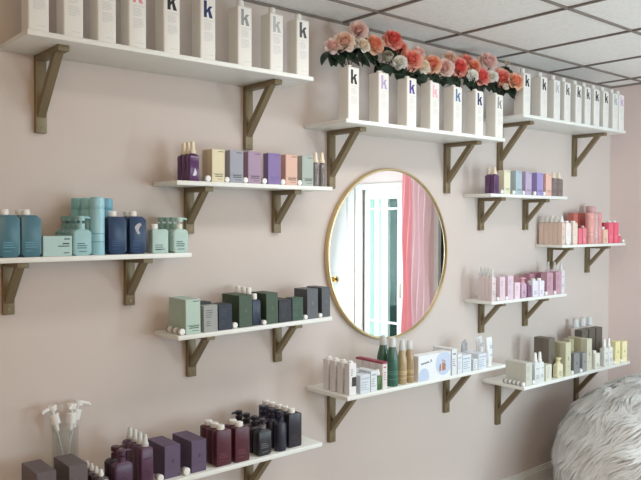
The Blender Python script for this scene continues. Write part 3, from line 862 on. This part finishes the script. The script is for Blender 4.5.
# glass with loose dispenser pumps
vx, vy, vz = 1.040, -.058, .7603
v = thing('glass_vase', 'clear straight glass holding white dispenser pumps against the wall', 'vase', (vx, vy, vz))
bm = bmesh.new()
loft(bm, [(0, .046, .046, .046), (.208, .048, .048, .048), (.208, .0455, .0455, .0455), (.008, .0435, .0435, .0435)], n=8)
part('vase_wall', mesh(bm, 'vase_wall', VASEG, 40), v)
def dispenser(foot, top, nozzle, label):
    o = thing('dispenser_pump', label, 'pump', foot, 0, 'loose dispenser pumps in the glass')
    ax = (Vector(top) - Vector(foot)); L = ax.length
    q = Vector(ax).normalized().to_track_quat('Z', 'Y').to_matrix().to_4x4()
    bm = bmesh.new(); tube(bm, [(0, 0, 0), (0, 0, L - .07)], .003, 8)
    t = part('dip_tube', mesh(bm, 'dip_tube', FROST, 40), o); t.matrix_local = q
    bm = bmesh.new(); lathe(bm, [(.008, L - .1), (.009, L - .072), (.0175, L - .07), (.018, L - .036), (.014, L - .032), (0, L - .032)], cap1=False)
    t = part('pump_collar', mesh(bm, 'dispenser_collar', CAPW, 40), o); t.matrix_local = q
    bm = bmesh.new()
    lathe(bm, [(.005, L - .036), (.005, L - .018), (.0165, L - .018), (.0175, L - .004), (.014, L), (0, L)], cap1=False)
    n = (q.inverted() @ Vector(nozzle)); n.z = 0; n.normalize()
    tube(bm, [n * .006 + Vector((0, 0, L - .008)), n * .036 + Vector((0, 0, L - .007)), n * .045 + Vector((0, 0, L - .013))], [.008, .0065, .005], 8)
    t = part('pump_head', mesh(bm, 'dispenser_head', CAPW, 40), o); t.matrix_local = q
dispenser((vx + .012, vy, vz + .010), (.986, -.07, 1.058), (-1, -.3, 0), 'white dispenser pump leaning outward with nozzle to the outer side of the glass')
dispenser((vx + .002, vy - .012, vz + .010), (1.058, -.08, 1.056), (-.5, -.8, 0), 'white dispenser pump standing most upright in the glass')
dispenser((vx - .012, vy + .004, vz + .010), (1.098, -.048, 1.056), (1, -.2, 0), 'white dispenser pump with its long nozzle pointing toward the plum bottles')

# ------------------------------------------------------------------ shelf 8: under the mirror
W1 = (226, 230, 236)
for i in range(4):
    o = carton(8, 2.268, -.284 + .05 * i, .044, .034, .146, (232, 230, 232), 'slim white carton with a dark square, %s of four' % row_word(i, 4), 'slim white cartons', 'upper', (130, 126, 128))
    def dk(bm): rect(bm, -.006, .0205, .04, .082, -.017 - .0005)
    part('dark_panel', cached('dkp', 'dark_panel', cmat((56, 44, 44), .5), dk), o)
    def lid(bm): loft(bm, [(.146, .013, .013, .013), (.153, .013, .013, .013), (.157, .008, .008, .008)])
    part('round_lid', cached('rlid', 'round_lid', CAPW, lid), o)
carton(8, 2.33, -.292, .064, .055, .085, (214, 222, 232), 'small pale blue-white carton, third item along under the mirror', 'white treatment cartons', 'med', (170, 178, 190))
carton(8, 2.345, -.215, .064, .05, .098, (206, 212, 220), 'white carton half hidden behind the small pale carton', 'white treatment cartons', 'med', (170, 178, 190))
carton(8, 2.398, -.292, .042, .1, .097, (220, 226, 232), 'narrow deep white carton beside the green-labelled bottle', 'white treatment cartons', 'med', (150, 156, 168))
cone_bottle(8, 2.446, -.288, .030, .03, .066, (70, 112, 62), 'tiny bottle with green label and white cap before the red-topped cartons', None, .03, CAPW, capr=.012)
for i in range(4):
    carton(8, 2.480, -.288 + .047 * i, .032, .044, .128, (226, 220, 220), 'thin white carton with a red top, %s of four' % row_word(i, 4), 'red-topped cartons', 'med', (160, 90, 96), strip=(.93, 1.0, (156, 66, 82)))
def spray_bottle(x, y, r, h, top, col, label, group):
    o = thing('spray_bottle', label, 'bottle', (x, y, SH[8][2] + .0003), 0, group)
    def body(bm): lathe(bm, [(r - .003, 0), (r, .004), (r, h * .66), (r * .94, h * .75), (r * .68, h * .92), (r * .56, h), (0, h)], cap1=False, n=7)
    part('bottle_body', cached(('spb', r, h), 'bottle_body', cmat(col, .22), body), o)
    def cap(bm): lathe(bm, [(r * .6, h), (r * .64, h + .006), (r * .58, h + (top - h) * .5), (r * .5, top - .003), (r * .4, top), (0, top)], cap1=False, n=7)
    part('spray_cap', cached(('spc', r, h, top), 'spray_cap', FROST, cap), o)
    def tx(bm):
        for z in (.18, .3, .34, .38):
            loft(bm, [(h * z, r + .0004, r + .0004, r + .0004), (h * z + .003, r + .0004, r + .0004, r + .0004)], n=7)
    part('printed_band', cached(('spt', r, h), 'printed_band', cmat(tuple(min(255, int(c * 1.2 + 10)) for c in col), .4), tx), o)
spray_bottle(2.572, -.262, .0300, .19, .237, (62, 104, 90), 'green spray bottle, front one of the pair under the mirror', 'green spray bottles')
spray_bottle(2.580, -.192, .0300, .19, .237, (62, 104, 90), 'green spray bottle standing behind the other green one', 'green spray bottles')
spray_bottle(2.641, -.262, .0245, .165, .218, (178, 158, 122), 'tan spray bottle beside the green spray bottle', 'tan spray bottles')
spray_bottle(2.6945, -.262, .0245, .165, .210, (164, 140, 108), 'tan spray bottle beside the big illustrated carton', 'tan spray bottles')
# big illustrated carton
bw, bd, bh = .248, .055, .128
o = put('carton', 'big white carton printed with blue circles and small orange figures', 'box', 8, 2.724, -.296, bw, bd)
bm = bmesh.new(); box(bm, -bw / 2, bw / 2, -bd / 2, bd / 2, 0, bh, .0012, 1)
part('carton_body', mesh(bm, 'carton_body', cmat((234, 238, 242), .45)), o)
bm = bmesh.new(); y = -bd / 2
L_, R_ = -bw / 2 + .001, bw / 2 - .001
disc(bm, .068, .074, .062, .062, y - .0004, 0, 32, L_, R_, .001, bh - .001)
disc(bm, -.083, .022, .04, .042, y - .0004, 0, 28, L_, R_, .001, bh - .001)
part('blue_circle', mesh(bm, 'blue_circle', cmat((196, 210, 234), .5), 0), o)
bm = bmesh.new()
for cx, hh in ((.062, .06), (.076, .052), (.04, .036)):
    plate(bm, [(cx - .006, .035), (cx + .006, .035), (cx + .007, .035 + hh * .6), (cx + .003, .035 + hh * .72), (cx - .003, .035 + hh * .72), (cx - .007, .035 + hh * .6)], y - .0012)
    disc(bm, cx, .035 + hh * .86, .005, .006, y - .0012, 0, 10)
part('printed_figure', mesh(bm, 'printed_figure', cmat((176, 128, 108), .5), 0), o)
bm = bmesh.new()
for x0, x1, z in ((-.105, -.095, .082), (-.093, -.082, .083), (-.08, -.069, .0845), (-.067, -.056, .086), (-.054, -.045, .0875)):
    plate(bm, [(x0, z), (x1, z + .001), (x1, z + .009), (x0, z + .008)], y - .0006)
plate(bm, [(-.042, .084), (-.022, .094), (-.03, .106), (-.036, .1), (-.03, .095)], y - .0006)
part('printed_text', mesh(bm, 'printed_text', cmat((120, 130, 152), .5), 0), o)
carton(8, 2.980, -.298, .04, .13, .136, (224, 226, 230), 'tall narrow white carton beside the big illustrated one', 'white cartons under the mirror', 'med', (110, 120, 150))
carton(8, 3.026, -.298, .037, .12, .104, (222, 228, 234), 'narrow medium white carton second past the big illustrated one', 'white cartons under the mirror', 'med', (160, 170, 186))
carton(8, 3.067, -.298, .072, .12, .092, (218, 226, 234), 'wide pale carton in the middle of the white cartons by the tubes', 'white cartons under the mirror', 'med', (150, 164, 184))
carton(8, 3.158, -.298, .037, .06, .062, (222, 228, 232), 'smallest white carton, low one before the tubes', 'white cartons under the mirror', 'med', (160, 170, 186))
carton(8, 3.202, -.298, .07, .11, .084, (216, 224, 234), 'square pale carton directly before the squeeze tubes', 'white cartons under the mirror', 'med', (160, 172, 192))
def squeeze_tube(x, y, h, rot, lean, label, col=(232, 236, 240)):
    o = thing('squeeze_tube', label, 'tube', (x, y, SH[8][2] + .0003 + (.016 * abs(math.sin(lean)))), rot, 'white squeeze tubes')
    o.rotation_euler = (0, lean, rot)
    def body(bm):
        loft(bm, [(.026, .017, .017, .017), (.03, .022, .019, .019), (.075, .025, .015, .015), (h - .012, .028, .004, .004), (h - .01, .028, .0015, .0015), (h, .028, .0013, .0013)], n=5)
    part('tube_body', cached(('tb', h), 'tube_body', cmat(col, .35), body), o)
    def cap(bm): lathe(bm, [(.0155, 0), (.0165, .002), (.0165, .026), (.014, .0265)])
    part('tube_cap', cached('tcap', 'tube_cap', CAPW, cap), o)
    def tx(bm):
        for z, a in ((.11, .016), (.1, .012), (.06, .014)):
            rect(bm, -a, a, z, z + .004, -.0185)
    part('printed_text', cached('ttx', 'printed_text', cmat((140, 158, 190), .5), tx), o)
squeeze_tube(3.338, -.262, .158, 0.1, .02, 'white squeeze tube on its cap at the end of the mirror shelf')
squeeze_tube(3.362, -.188, .152, .1, -.1, 'white squeeze tube leaning behind the end one on the mirror shelf')
squeeze_tube(3.325, -.11, .125, .3, -.2, 'short grey-white squeeze tube leaning nearest the wall', (196, 200, 206))

# ------------------------------------------------------------------ shelf 9: pastel cartons, upper stack
for i in range(2):
    cone_bottle(9, 3.482, -.188 + .037 * i, .046, .032, .110, (98, 66, 108), 'purple bottle with cream cap on the shelf beside the mirror, %s' % ('front one' if i == 0 else 'rear one'), 'purple bottles with cream caps', .044, CREAMCAP, rough=.25)
P9 = [(3.574, .062, (228, 224, 198), 'cream carton first after the purple bottles on the shelf beside the mirror'), (3.690, .062, (178, 196, 206), 'pale blue carton second in the far pastel row'),
      (3.790, .062, (190, 174, 206), 'lavender carton third in the far pastel row'), (3.911, .064, (164, 152, 208), 'blue-violet carton fourth in the far pastel row'), (4.006, .064, (232, 190, 178), 'peach pink carton last in the far pastel row')]
for x, w, c, lb in P9:
    carton(9, x, -.188, w, .04, .139, c, lb, 'pastel cartons')
for x, nm in ((4.091, 'beside the peach pink carton'), (4.155, 'at the shelf end')):
    cone_bottle(9, x, -.187, .055, .04, .112, (134, 120, 118), 'small smoky brown bottle with cream cap %s' % nm, 'small smoky brown bottles', .04, CREAMCAP, body_r=.014, rough=.15)
n9 = ['left of the far cream carton', 'between the far cream and pale blue cartons', 'between the pale blue and lavender cartons', 'between the lavender and blue-violet cartons', 'between the blue-violet and peach pink cartons']
for x, nm in zip((3.556, 3.673, 3.7715, 3.890, 3.9905), n9):
    stopper(9, x, -.176, .0125, 'small round white cap %s' % nm, GS)

# ------------------------------------------------------------------ shelf 10: pink bottles
for i in range(5):
    cone_bottle(10, 4.195, -.188 + .034 * i, .038, .032, .143, (228, 204, 190), 'pinkish beige bottle with white cone cap, %s of five' % row_word(i, 5), 'pinkish beige bottles', .042, CAPW, body_r=.002, capr=.014)
slab_bottle(10, 4.242, -.188, .062, .04, .142, (240, 236, 234), 'rounded white bottle beside the pinkish beige bottles', None, 0, .016, .012, ch=.018)
slab_bottle(10, 4.326, -.188, .056, .04, .142, (238, 218, 204), 'pale beige bottle between the white and the rose pink ones', None, 0, .016, .012, ch=.01)
slab_bottle(10, 4.394, -.188, .045, .035, .104, (232, 118, 136), 'rose pink bottle with dark cap nearer the beige bottle', 'rose pink bottles', 0, .01, .018, cmat((86, 48, 50), .4), ch=.008)
slab_bottle(10, 4.449, -.188, .045, .035, .108, (234, 138, 152), 'rose pink bottle beside the tall pink can', 'rose pink bottles', 0, .01, .014, cmat((238, 190, 194), .4), ch=.008)
spray_can(10, 4.588, -.157, .0300, .208, (230, 166, 160), 'tall salmon pink can in front of the red-brown cartons', 'tall pink cans', (200, 130, 128))
spray_can(10, 4.641, -.165, .0195, .207, (206, 176, 178), 'slender grey-pink can between two salmon cans', 'tall pink cans', (226, 216, 218))
spray_can(10, 4.686, -.165, .0210, .211, (222, 152, 150), 'tall salmon pink can beside the small pale pink bottle', 'tall pink cans', (196, 122, 124))
spray_can(10, 4.745, -.075, .034, .257, (208, 168, 168), 'tallest dusty pink can, at the back of the pink bottle shelf', 'tall pink cans')
carton(10, 4.503, -.088, .052, .05, .206, (196, 116, 104), 'tall red-brown carton at the back, nearer the beige bottles', 'red-brown cartons', 'mark')
carton(10, 4.566, -.088, .09, .05, .208, (186, 100, 92), 'tall red-brown carton at the back, behind the salmon cans', 'red-brown cartons', 'mark')
slab_bottle(10, 4.714, -.188, .062, .04, .095, (236, 196, 178), 'short pale peach pink bottle with white cap before the hot pink bottles', None, -.01, .013, .02, txt=(160, 120, 110), ch=.004)
slab_bottle(10, 4.786, -.188, .062, .04, .143, (238, 112, 134), 'hot pink bottle with white cap beside the short peach pink bottle', 'hot pink bottles', 0, .014, .014, ch=.006)
slab_bottle(10, 4.860, -.188, .062, .04, .143, (238, 104, 128), 'hot pink bottle with white cap nearest the corner', 'hot pink bottles', 0, .014, .014, ch=.006)
carton(10, 4.862, -.1, .075, .04, .143, (198, 70, 84), 'red carton behind the hot pink bottles', None, 'mark')
slab_bottle(10, 4.938, -.186, .03, .03, .05, (226, 130, 140), 'tiny pink bottle at the corner end of the pink bottle shelf', None, 0, .009, .012, ch=.004)
stopper(10, 4.982, -.18, .0125, 'small round white cap at the corner end of the pink bottle shelf', GS)

# ------------------------------------------------------------------ shelf 11: lilac cartons
for i in range(4):
    cone_bottle(11, 3.466, -.188 + .026 * i, .038, .025, .141, (220, 206, 208), 'pale lilac-grey bottle with thin white spray top, %s of four' % row_word(i, 4), 'pale lilac-grey spray bottles', .05, FROST, body_r=.002, capr=.009, capname='spray_cap')
stopper(11, 3.5235, -.178, .0115, 'small round white cap between the lilac-grey bottles and first pink carton', GS)
carton(11, 3.543, -.188, .050, .04, .137, (226, 204, 216), 'pale pink carton first after the lilac-grey spray bottles', 'pale pink cartons', 'upper')
stopper(11, 3.6065, -.178, .0108, 'small round white cap between the two pale pink cartons', GS)
carton(11, 3.620, -.188, .056, .04, .141, (224, 202, 216), 'pale pink carton beside the small blush carton', 'pale pink cartons', 'upper')
carton(11, 3.690, -.188, .052, .04, .095, (236, 214, 226), 'small blush carton in front of the brown-pink carton', None, 'upper')
carton(11, 3.785, -.1, .075, .045, .127, (172, 128, 130), 'brown-pink carton standing behind the mauve pump bottle', None, 'mark')
pump_bottle(11, 3.762, -.188, .052, .036, .09, .122, (206, 172, 196), 'mauve pump bottle with pink pump head', None, (218, 158, 180))
slab_bottle(11, 3.828, -.186, .038, .035, .074, (126, 88, 116), 'dark mauve little bottle beside the mauve pump bottle', None, 0, .01, .012, cmat((140, 100, 126), .4), ch=.006)
slab_bottle(11, 3.876, -.188, .062, .038, .096, (230, 226, 240), 'white bottle with lilac tint nearer the dark mauve little bottle', 'lilac-white bottles', 0, .014, .014, txt=(150, 140, 180), ch=.004)
slab_bottle(11, 3.949, -.188, .052, .038, .094, (236, 232, 244), 'white bottle with lilac tint beside the mauve cartons', 'lilac-white bottles', -.006, .013, .016, txt=(150, 140, 180), ch=.004)
carton(11, 3.975, -.1, .056, .045, .130, (178, 130, 146), 'mauve carton at the back behind the lilac-white bottles', 'mauve cartons', 'mark')
carton(11, 4.036, -.1, .064, .045, .134, (164, 118, 132), 'dark mauve carton at the back, middle of the rear three', 'mauve cartons', 'mark')
carton(11, 4.105, -.1, .066, .045, .134, (164, 118, 132), 'dark mauve carton at the back, nearest the white spray bottles', 'mauve cartons', 'mark')
stopper(11, 4.0165, -.18, .0125, 'small round white cap before the first front mauve carton', GS)
carton(11, 4.031, -.188, .066, .045, .139, (196, 156, 172), 'front mauve carton beside the lilac-white bottles', 'mauve cartons', 'upper')
stopper(11, 4.1145, -.18, .0125, 'small round white cap between the two front mauve cartons', GS)
carton(11, 4.130, -.188, .060, .045, .142, (196, 156, 172), 'front mauve carton beside the white spray bottles', 'mauve cartons', 'upper')
for i in range(3):
    cone_bottle(11, 4.197, -.188 + .046 * i, .035, .034, .15, (226, 220, 228), 'white spray bottle with thin top, %s of three ending the lilac shelf' % row_word(i, 3), 'white spray bottles', .048, FROST, body_r=.004, capr=.010, capname='spray_cap')

# ------------------------------------------------------------------ shelf 12: cream and olive cartons
for i in range(5):
    carton(12, 3.662, -.288 + .0285 * i, .062, .028, .134, (206, 208, 198), 'pale grey carton, %s of five in the closest-packed row' % row_word(i, 5), 'pale grey cartons', 'upper', (170, 172, 164))
n12 = ['nearest the shelf edge', 'second from the shelf edge', 'in the middle', 'second from the wall', 'nearest the wall']
for i in range(5):
    stopper(12, 3.6465, -.272 + .0285 * i, .0128, 'small round white cap by the pale grey cartons, %s of five' % n12[i], GS)
stopper(12, 3.7405, -.276, .0128, 'small round white cap between the pale grey cartons and the white spray bottle', GS)
cone_bottle(12, 3.757, -.288, .054, .04, .122, (220, 224, 226), 'white-grey bottle with pointed spray top beside the pale grey cartons', 'white-grey spray bottles', .058, CAPW, capname='spray_cap')
cone_bottle(12, 3.816, -.284, .044, .04, .120, (226, 230, 230), 'white-grey bottle with pointed spray top beside the ivory carton', 'white-grey spray bottles', .058, CAPW, capname='spray_cap')
carton(12, 3.868, -.290, .060, .04, .098, (224, 224, 208), 'small ivory carton before the tall brown-grey cartons', None, 'upper', (176, 176, 160))
TA = (112, 104, 94)
carton(12, 3.968, -.244, .066, .048, .240, TA, 'tall brown-grey carton behind the cream pump bottle, front of its pair', 'tall brown-grey cartons', 'mark')
carton(12, 3.968, -.193, .066, .055, .240, TA, 'tall brown-grey carton behind another by the cream pump bottle', 'tall brown-grey cartons', 'mark')
pump_bottle(12, 3.995, -.290, .062, .038, .088, .122, (228, 224, 190), 'short cream yellow pump bottle in front of the tall brown-grey cartons', None, (226, 220, 180), (150, 146, 110))
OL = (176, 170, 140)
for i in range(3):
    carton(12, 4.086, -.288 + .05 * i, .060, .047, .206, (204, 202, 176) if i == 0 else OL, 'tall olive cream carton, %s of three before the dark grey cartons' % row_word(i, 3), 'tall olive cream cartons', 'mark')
stopper(12, 4.163, -.278, .0135, 'small round white cap before the first short grey carton', GS)
carton(12, 4.182, -.288, .066, .06, .130, (138, 140, 142), 'short mid-grey carton beside the tall olive cream cartons', 'short mid-grey cartons', 'mark')
stopper(12, 4.266, -.278, .0135, 'small round white cap between the two short mid-grey cartons', GS)
carton(12, 4.284, -.288, .046, .06, .122, (150, 152, 154), 'short mid-grey carton, lighter one beside the second olive row', 'short mid-grey cartons', 'mark')
carton(12, 4.262, -.205, .062, .045, .200, OL, 'tall olive cream carton by itself behind the short mid-grey cartons', 'tall olive cream cartons', 'mark')
for i in range(3):
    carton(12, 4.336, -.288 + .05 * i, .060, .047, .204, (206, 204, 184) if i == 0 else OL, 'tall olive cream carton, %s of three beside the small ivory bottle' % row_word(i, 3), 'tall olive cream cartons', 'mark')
slab_bottle(12, 4.442, -.288, .060, .04, .100, (226, 226, 214), 'small ivory bottle before the tallest dark cartons', None, -.012, .013, .018, txt=(150, 150, 140), ch=.004)
for x, nm in ((4.446, 'nearest the olive cream cartons'), (4.538, 'middle one'), (4.630, 'nearest the yellow cartons')):
    carton(12, x, -.19, .078, .055, .240, (98, 92, 84), 'tallest dark brown-grey carton of three, %s' % nm, 'tall brown-grey cartons', 'mark')
for x, nm in ((4.535, 'outermost of three'), (4.625, 'middle of three'), (4.715, 'nearest the corner of three')):
    cone_bottle(12, x, -.1, .066, .055, .235, (232, 222, 220), 'tall white bottle with clear cap behind the dark cartons, %s' % nm, 'tall bottles with clear caps', .058, FROST, body_r=.026, capr=.026, capname='clear_cap')
cone_bottle(12, 4.563, -.288, .052, .04, .122, (226, 226, 220), 'ivory bottle with pointed spray top beside the small ivory bottle', 'ivory spray bottles', .057, CAPW, capname='spray_cap')
cone_bottle(12, 4.622, -.288, .052, .04, .122, (230, 230, 226), 'ivory bottle with pointed spray top nearest the yellow cartons', 'ivory spray bottles', .057, CAPW, capname='spray_cap')
stopper(12, 4.6885, -.278, .0125, 'small round white cap before the first yellow carton', GS)
carton(12, 4.704, -.288, .064, .04, .150, (242, 234, 180), 'pale yellow carton beside the ivory spray bottle', 'pale yellow cartons', 'mark')
stopper(12, 4.7815, -.278, .0125, 'small round white cap between the two yellow cartons', GS)
carton(12, 4.797, -.288, .066, .04, .141, (243, 236, 186), 'pale yellow carton at the corner end of its shelf', 'pale yellow cartons', 'mark')

# ------------------------------------------------------------------ round mirror
mx, mz, mr = 2.811, 1.5605, .452
o = thing('wall_mirror', 'large round wall mirror in a thin gold frame, reflecting a white door and pink curtain', 'mirror', (mx, 0, mz))
bm = bmesh.new()
N = 96
prof = [(mr - .014, -.002), (mr, -.002), (mr, -.028), (mr - .003, -.031), (mr - .009, -.031), (mr - .0115, -.028), (mr - .0115, -.02), (mr - .014, -.02)]
loops = [[bm.verts.new((r * math.cos(2 * PI * i / N), y, r * math.sin(2 * PI * i / N))) for r, y in prof] for i in range(N)]
for i in range(N):
    A, B = loops[i], loops[(i + 1) % N]
    for j in range(len(prof)):
        bm.faces.new((A[j], B[j], B[(j + 1) % len(prof)], A[(j + 1) % len(prof)]))
part('mirror_frame', mesh(bm, 'mirror_frame', GOLD, 40), o)
bm = bmesh.new()
bm.faces.new([bm.verts.new(((mr - .0125) * math.cos(2 * PI * i / N), -.0215, (mr - .0125) * math.sin(2 * PI * i / N))) for i in range(N)])
me = mesh(bm, 'mirror_glass', MIRROR, 0)
g = part('mirror_glass', me, o)

# ------------------------------------------------------------------ fluffy bean bag
bx, by = 4.375, -.775
def bag_point(th, ph):
    """th around, ph 0 (floor) .. 1 (top): a slumped round sack"""
    prof = [(0, .44, .0), (.12, .54, .05), (.3, .595, .18), (.45, .59, .32), (.6, .545, .47), (.75, .45, .62), (.87, .32, .725), (.95, .17, .78), (1, .0, .795)]
    for (a, r0, z0), (b, r1, z1) in zip(prof, prof[1:]):
        if ph <= b:
            t = (ph - a) / (b - a); t2 = t
            r = r0 + (r1 - r0) * t2; z = z0 + (z1 - z0) * t2
            break
    lump = 1.02 + .03 * math.sin(3 * th + 4 * ph) + .02 * math.sin(5 * th - 3 * ph)
    return Vector((r * lump * math.cos(th), r * lump * math.sin(th), z))
FURB = mat('fur_base', (250, 251, 250), .9, var=.06, scale=12)
FUR = translucent(mat('fur_strands', (252, 254, 253), .8, var=.02, scale=9, sheen=.4), .25)
o = thing('bean_bag_chair', 'big fluffy white faux-fur bean bag on the floor in the room corner', 'bean bag', (bx, by, .004))
bm = bmesh.new()
NT, NP = 56, 28
g_ = [[bm.verts.new(bag_point(2 * PI * i / NT, j / NP * .995) * .985) for i in range(NT)] for j in range(NP + 1)]
for j in range(NP):
    for i in range(NT):
        bm.faces.new((g_[j][i], g_[j][(i + 1) % NT], g_[j + 1][(i + 1) % NT], g_[j + 1][i]))
bm.faces.new(g_[NP]); bm.faces.new(g_[0][::-1])
part('bag_body', mesh(bm, 'bag_body', FURB, 80), o)
bm = bmesh.new()
q = random.Random(5)
NRM = []
for n in range(24000):
    th = q.uniform(0, 2 * PI); ph = q.uniform(.02, .99) ** .9
    p = bag_point(th, ph); e = .01
    du = (bag_point(th + e, ph) - p); dv = (bag_point(th, min(1, ph + e)) - bag_point(th, max(0, ph - e)))
    if du.length < 1e-6 or dv.length < 1e-6:
        continue
    nr = du.cross(dv).normalized()
    if nr.dot(Vector((p.x, p.y, (p.z - .4) * .8))) < 0:
        nr = -nr
    comb = noise.noise_vector(p * 2.6) * 1.3 + noise.noise_vector(p * 9 + Vector((7, 3, 1))) * .5 + Vector((-.25, -.1, -.6))
    comb = comb - nr * comb.dot(nr)
    if comb.length > 1e-4:
        comb = comb.normalized()
    L = q.uniform(.06, .105)
    d0 = (nr * .36 + comb * .9).normalized(); d1 = (nr * .0 + comb).normalized()
    base = p * .99
    m1 = base + d0 * L * .5; tip = m1 + d1 * L * .65
    if tip.z < .004: tip.z = .004 + q.uniform(0, .01)
    if m1.z < .004: m1.z = .006
    sd = d0.cross(nr + noise.noise_vector(p * 30) * .35).normalized() * q.uniform(.003, .0075)
    v0, v1 = bm.verts.new(base - sd), bm.verts.new(base + sd)
    v2, v3 = bm.verts.new(m1 + sd * .9), bm.verts.new(m1 - sd * .9)
    v4 = bm.verts.new(tip)
    bm.faces.new((v0, v1, v2, v3)); bm.faces.new((v3, v2, v4))
    clump = (nr + noise.noise_vector(p * 9 + Vector((7, 3, 1))) * .45).normalized()
    NRM += [clump] * 5
me = bpy.data.meshes.new('bag_fur'); bm.to_mesh(me); bm.free(); me.materials.append(FUR); me.shade_smooth()
me.normals_split_custom_set_from_vertices(NRM)
f = part('bag_fur', me, o); f['kind'] = 'stuff'

# ------------------------------------------------------------------ light
def area(name, loc, target, sx, sy, power, col):
    l = bpy.data.lights.new(name, 'AREA'); l.shape = 'RECTANGLE'; l.size = sx; l.size_y = sy; l.energy = power; l.color = col
    ob = bpy.data.objects.new(name, l); COL.objects.link(ob); ob.location = loc
    ob.rotation_euler = (Vector(target) - Vector(loc)).to_track_quat('-Z', 'Y').to_euler()
    return ob
area('window_light', (3.1, -4.15, 1.45), (4.0, 0, 2.15), 2.0, 1.3, 58, (.68, .88, 1.0))
area('room_light', (-.2, -3.6, 2.3), (1.2, 0, 1.4), 1.4, .9, 23, (1.0, .69, .40))
area('ceiling_light', (2.5, -1.15, 2.67), (2.5, -1.15, 0), 1.6, .3, 14, (1.0, .95, .90))
area('bag_fill_light', (4.3, -3.0, 1.4), (4.5, -.5, .8), .5, 1.3, 34, (.80, .95, 1.0))  # added lamp inside the room, brightens the bean bag and side wall
area('door_light', (5.62, -2.39, 1.25), (0, -2.39, 1.25), .9, 1.9, 26, (.86, 1.0, .98))
w = bpy.data.worlds.new('daylight'); scene.world = w; w.use_nodes = True
bg = w.node_tree.nodes['Background']; bg.inputs[0].default_value = (.80, .97, .92, 1); bg.inputs[1].default_value = 1.0

# ------------------------------------------------------------------ camera
cam = bpy.data.cameras.new('camera'); co = bpy.data.objects.new('camera', cam); COL.objects.link(co)
cam.sensor_width = 36; cam.lens = 36 * 733.587 / 641; cam.clip_start = .05
yaw, pitch, roll = .708, -.025, .002
fw = Vector((math.sin(yaw) * math.cos(pitch), math.cos(yaw) * math.cos(pitch), math.sin(pitch)))
r = Vector((math.cos(yaw), -math.sin(yaw), 0)); u = r.cross(fw)
r2 = r * math.cos(roll) + u * math.sin(roll); u2 = u * math.cos(roll) - r * math.sin(roll)
M = Matrix((r2, u2, -fw)).transposed().to_4x4(); M.translation = Vector((0, -2.729, 1.731))
co.matrix_world = M
scene.camera = co
scene.view_settings.view_transform = 'Standard'
scene.view_settings.look = 'None'
scene.view_settings.exposure = 0.0
scene.cycles.use_denoising = True
scene.cycles.max_bounces = 10
scene.cycles.transparent_max_bounces = 16
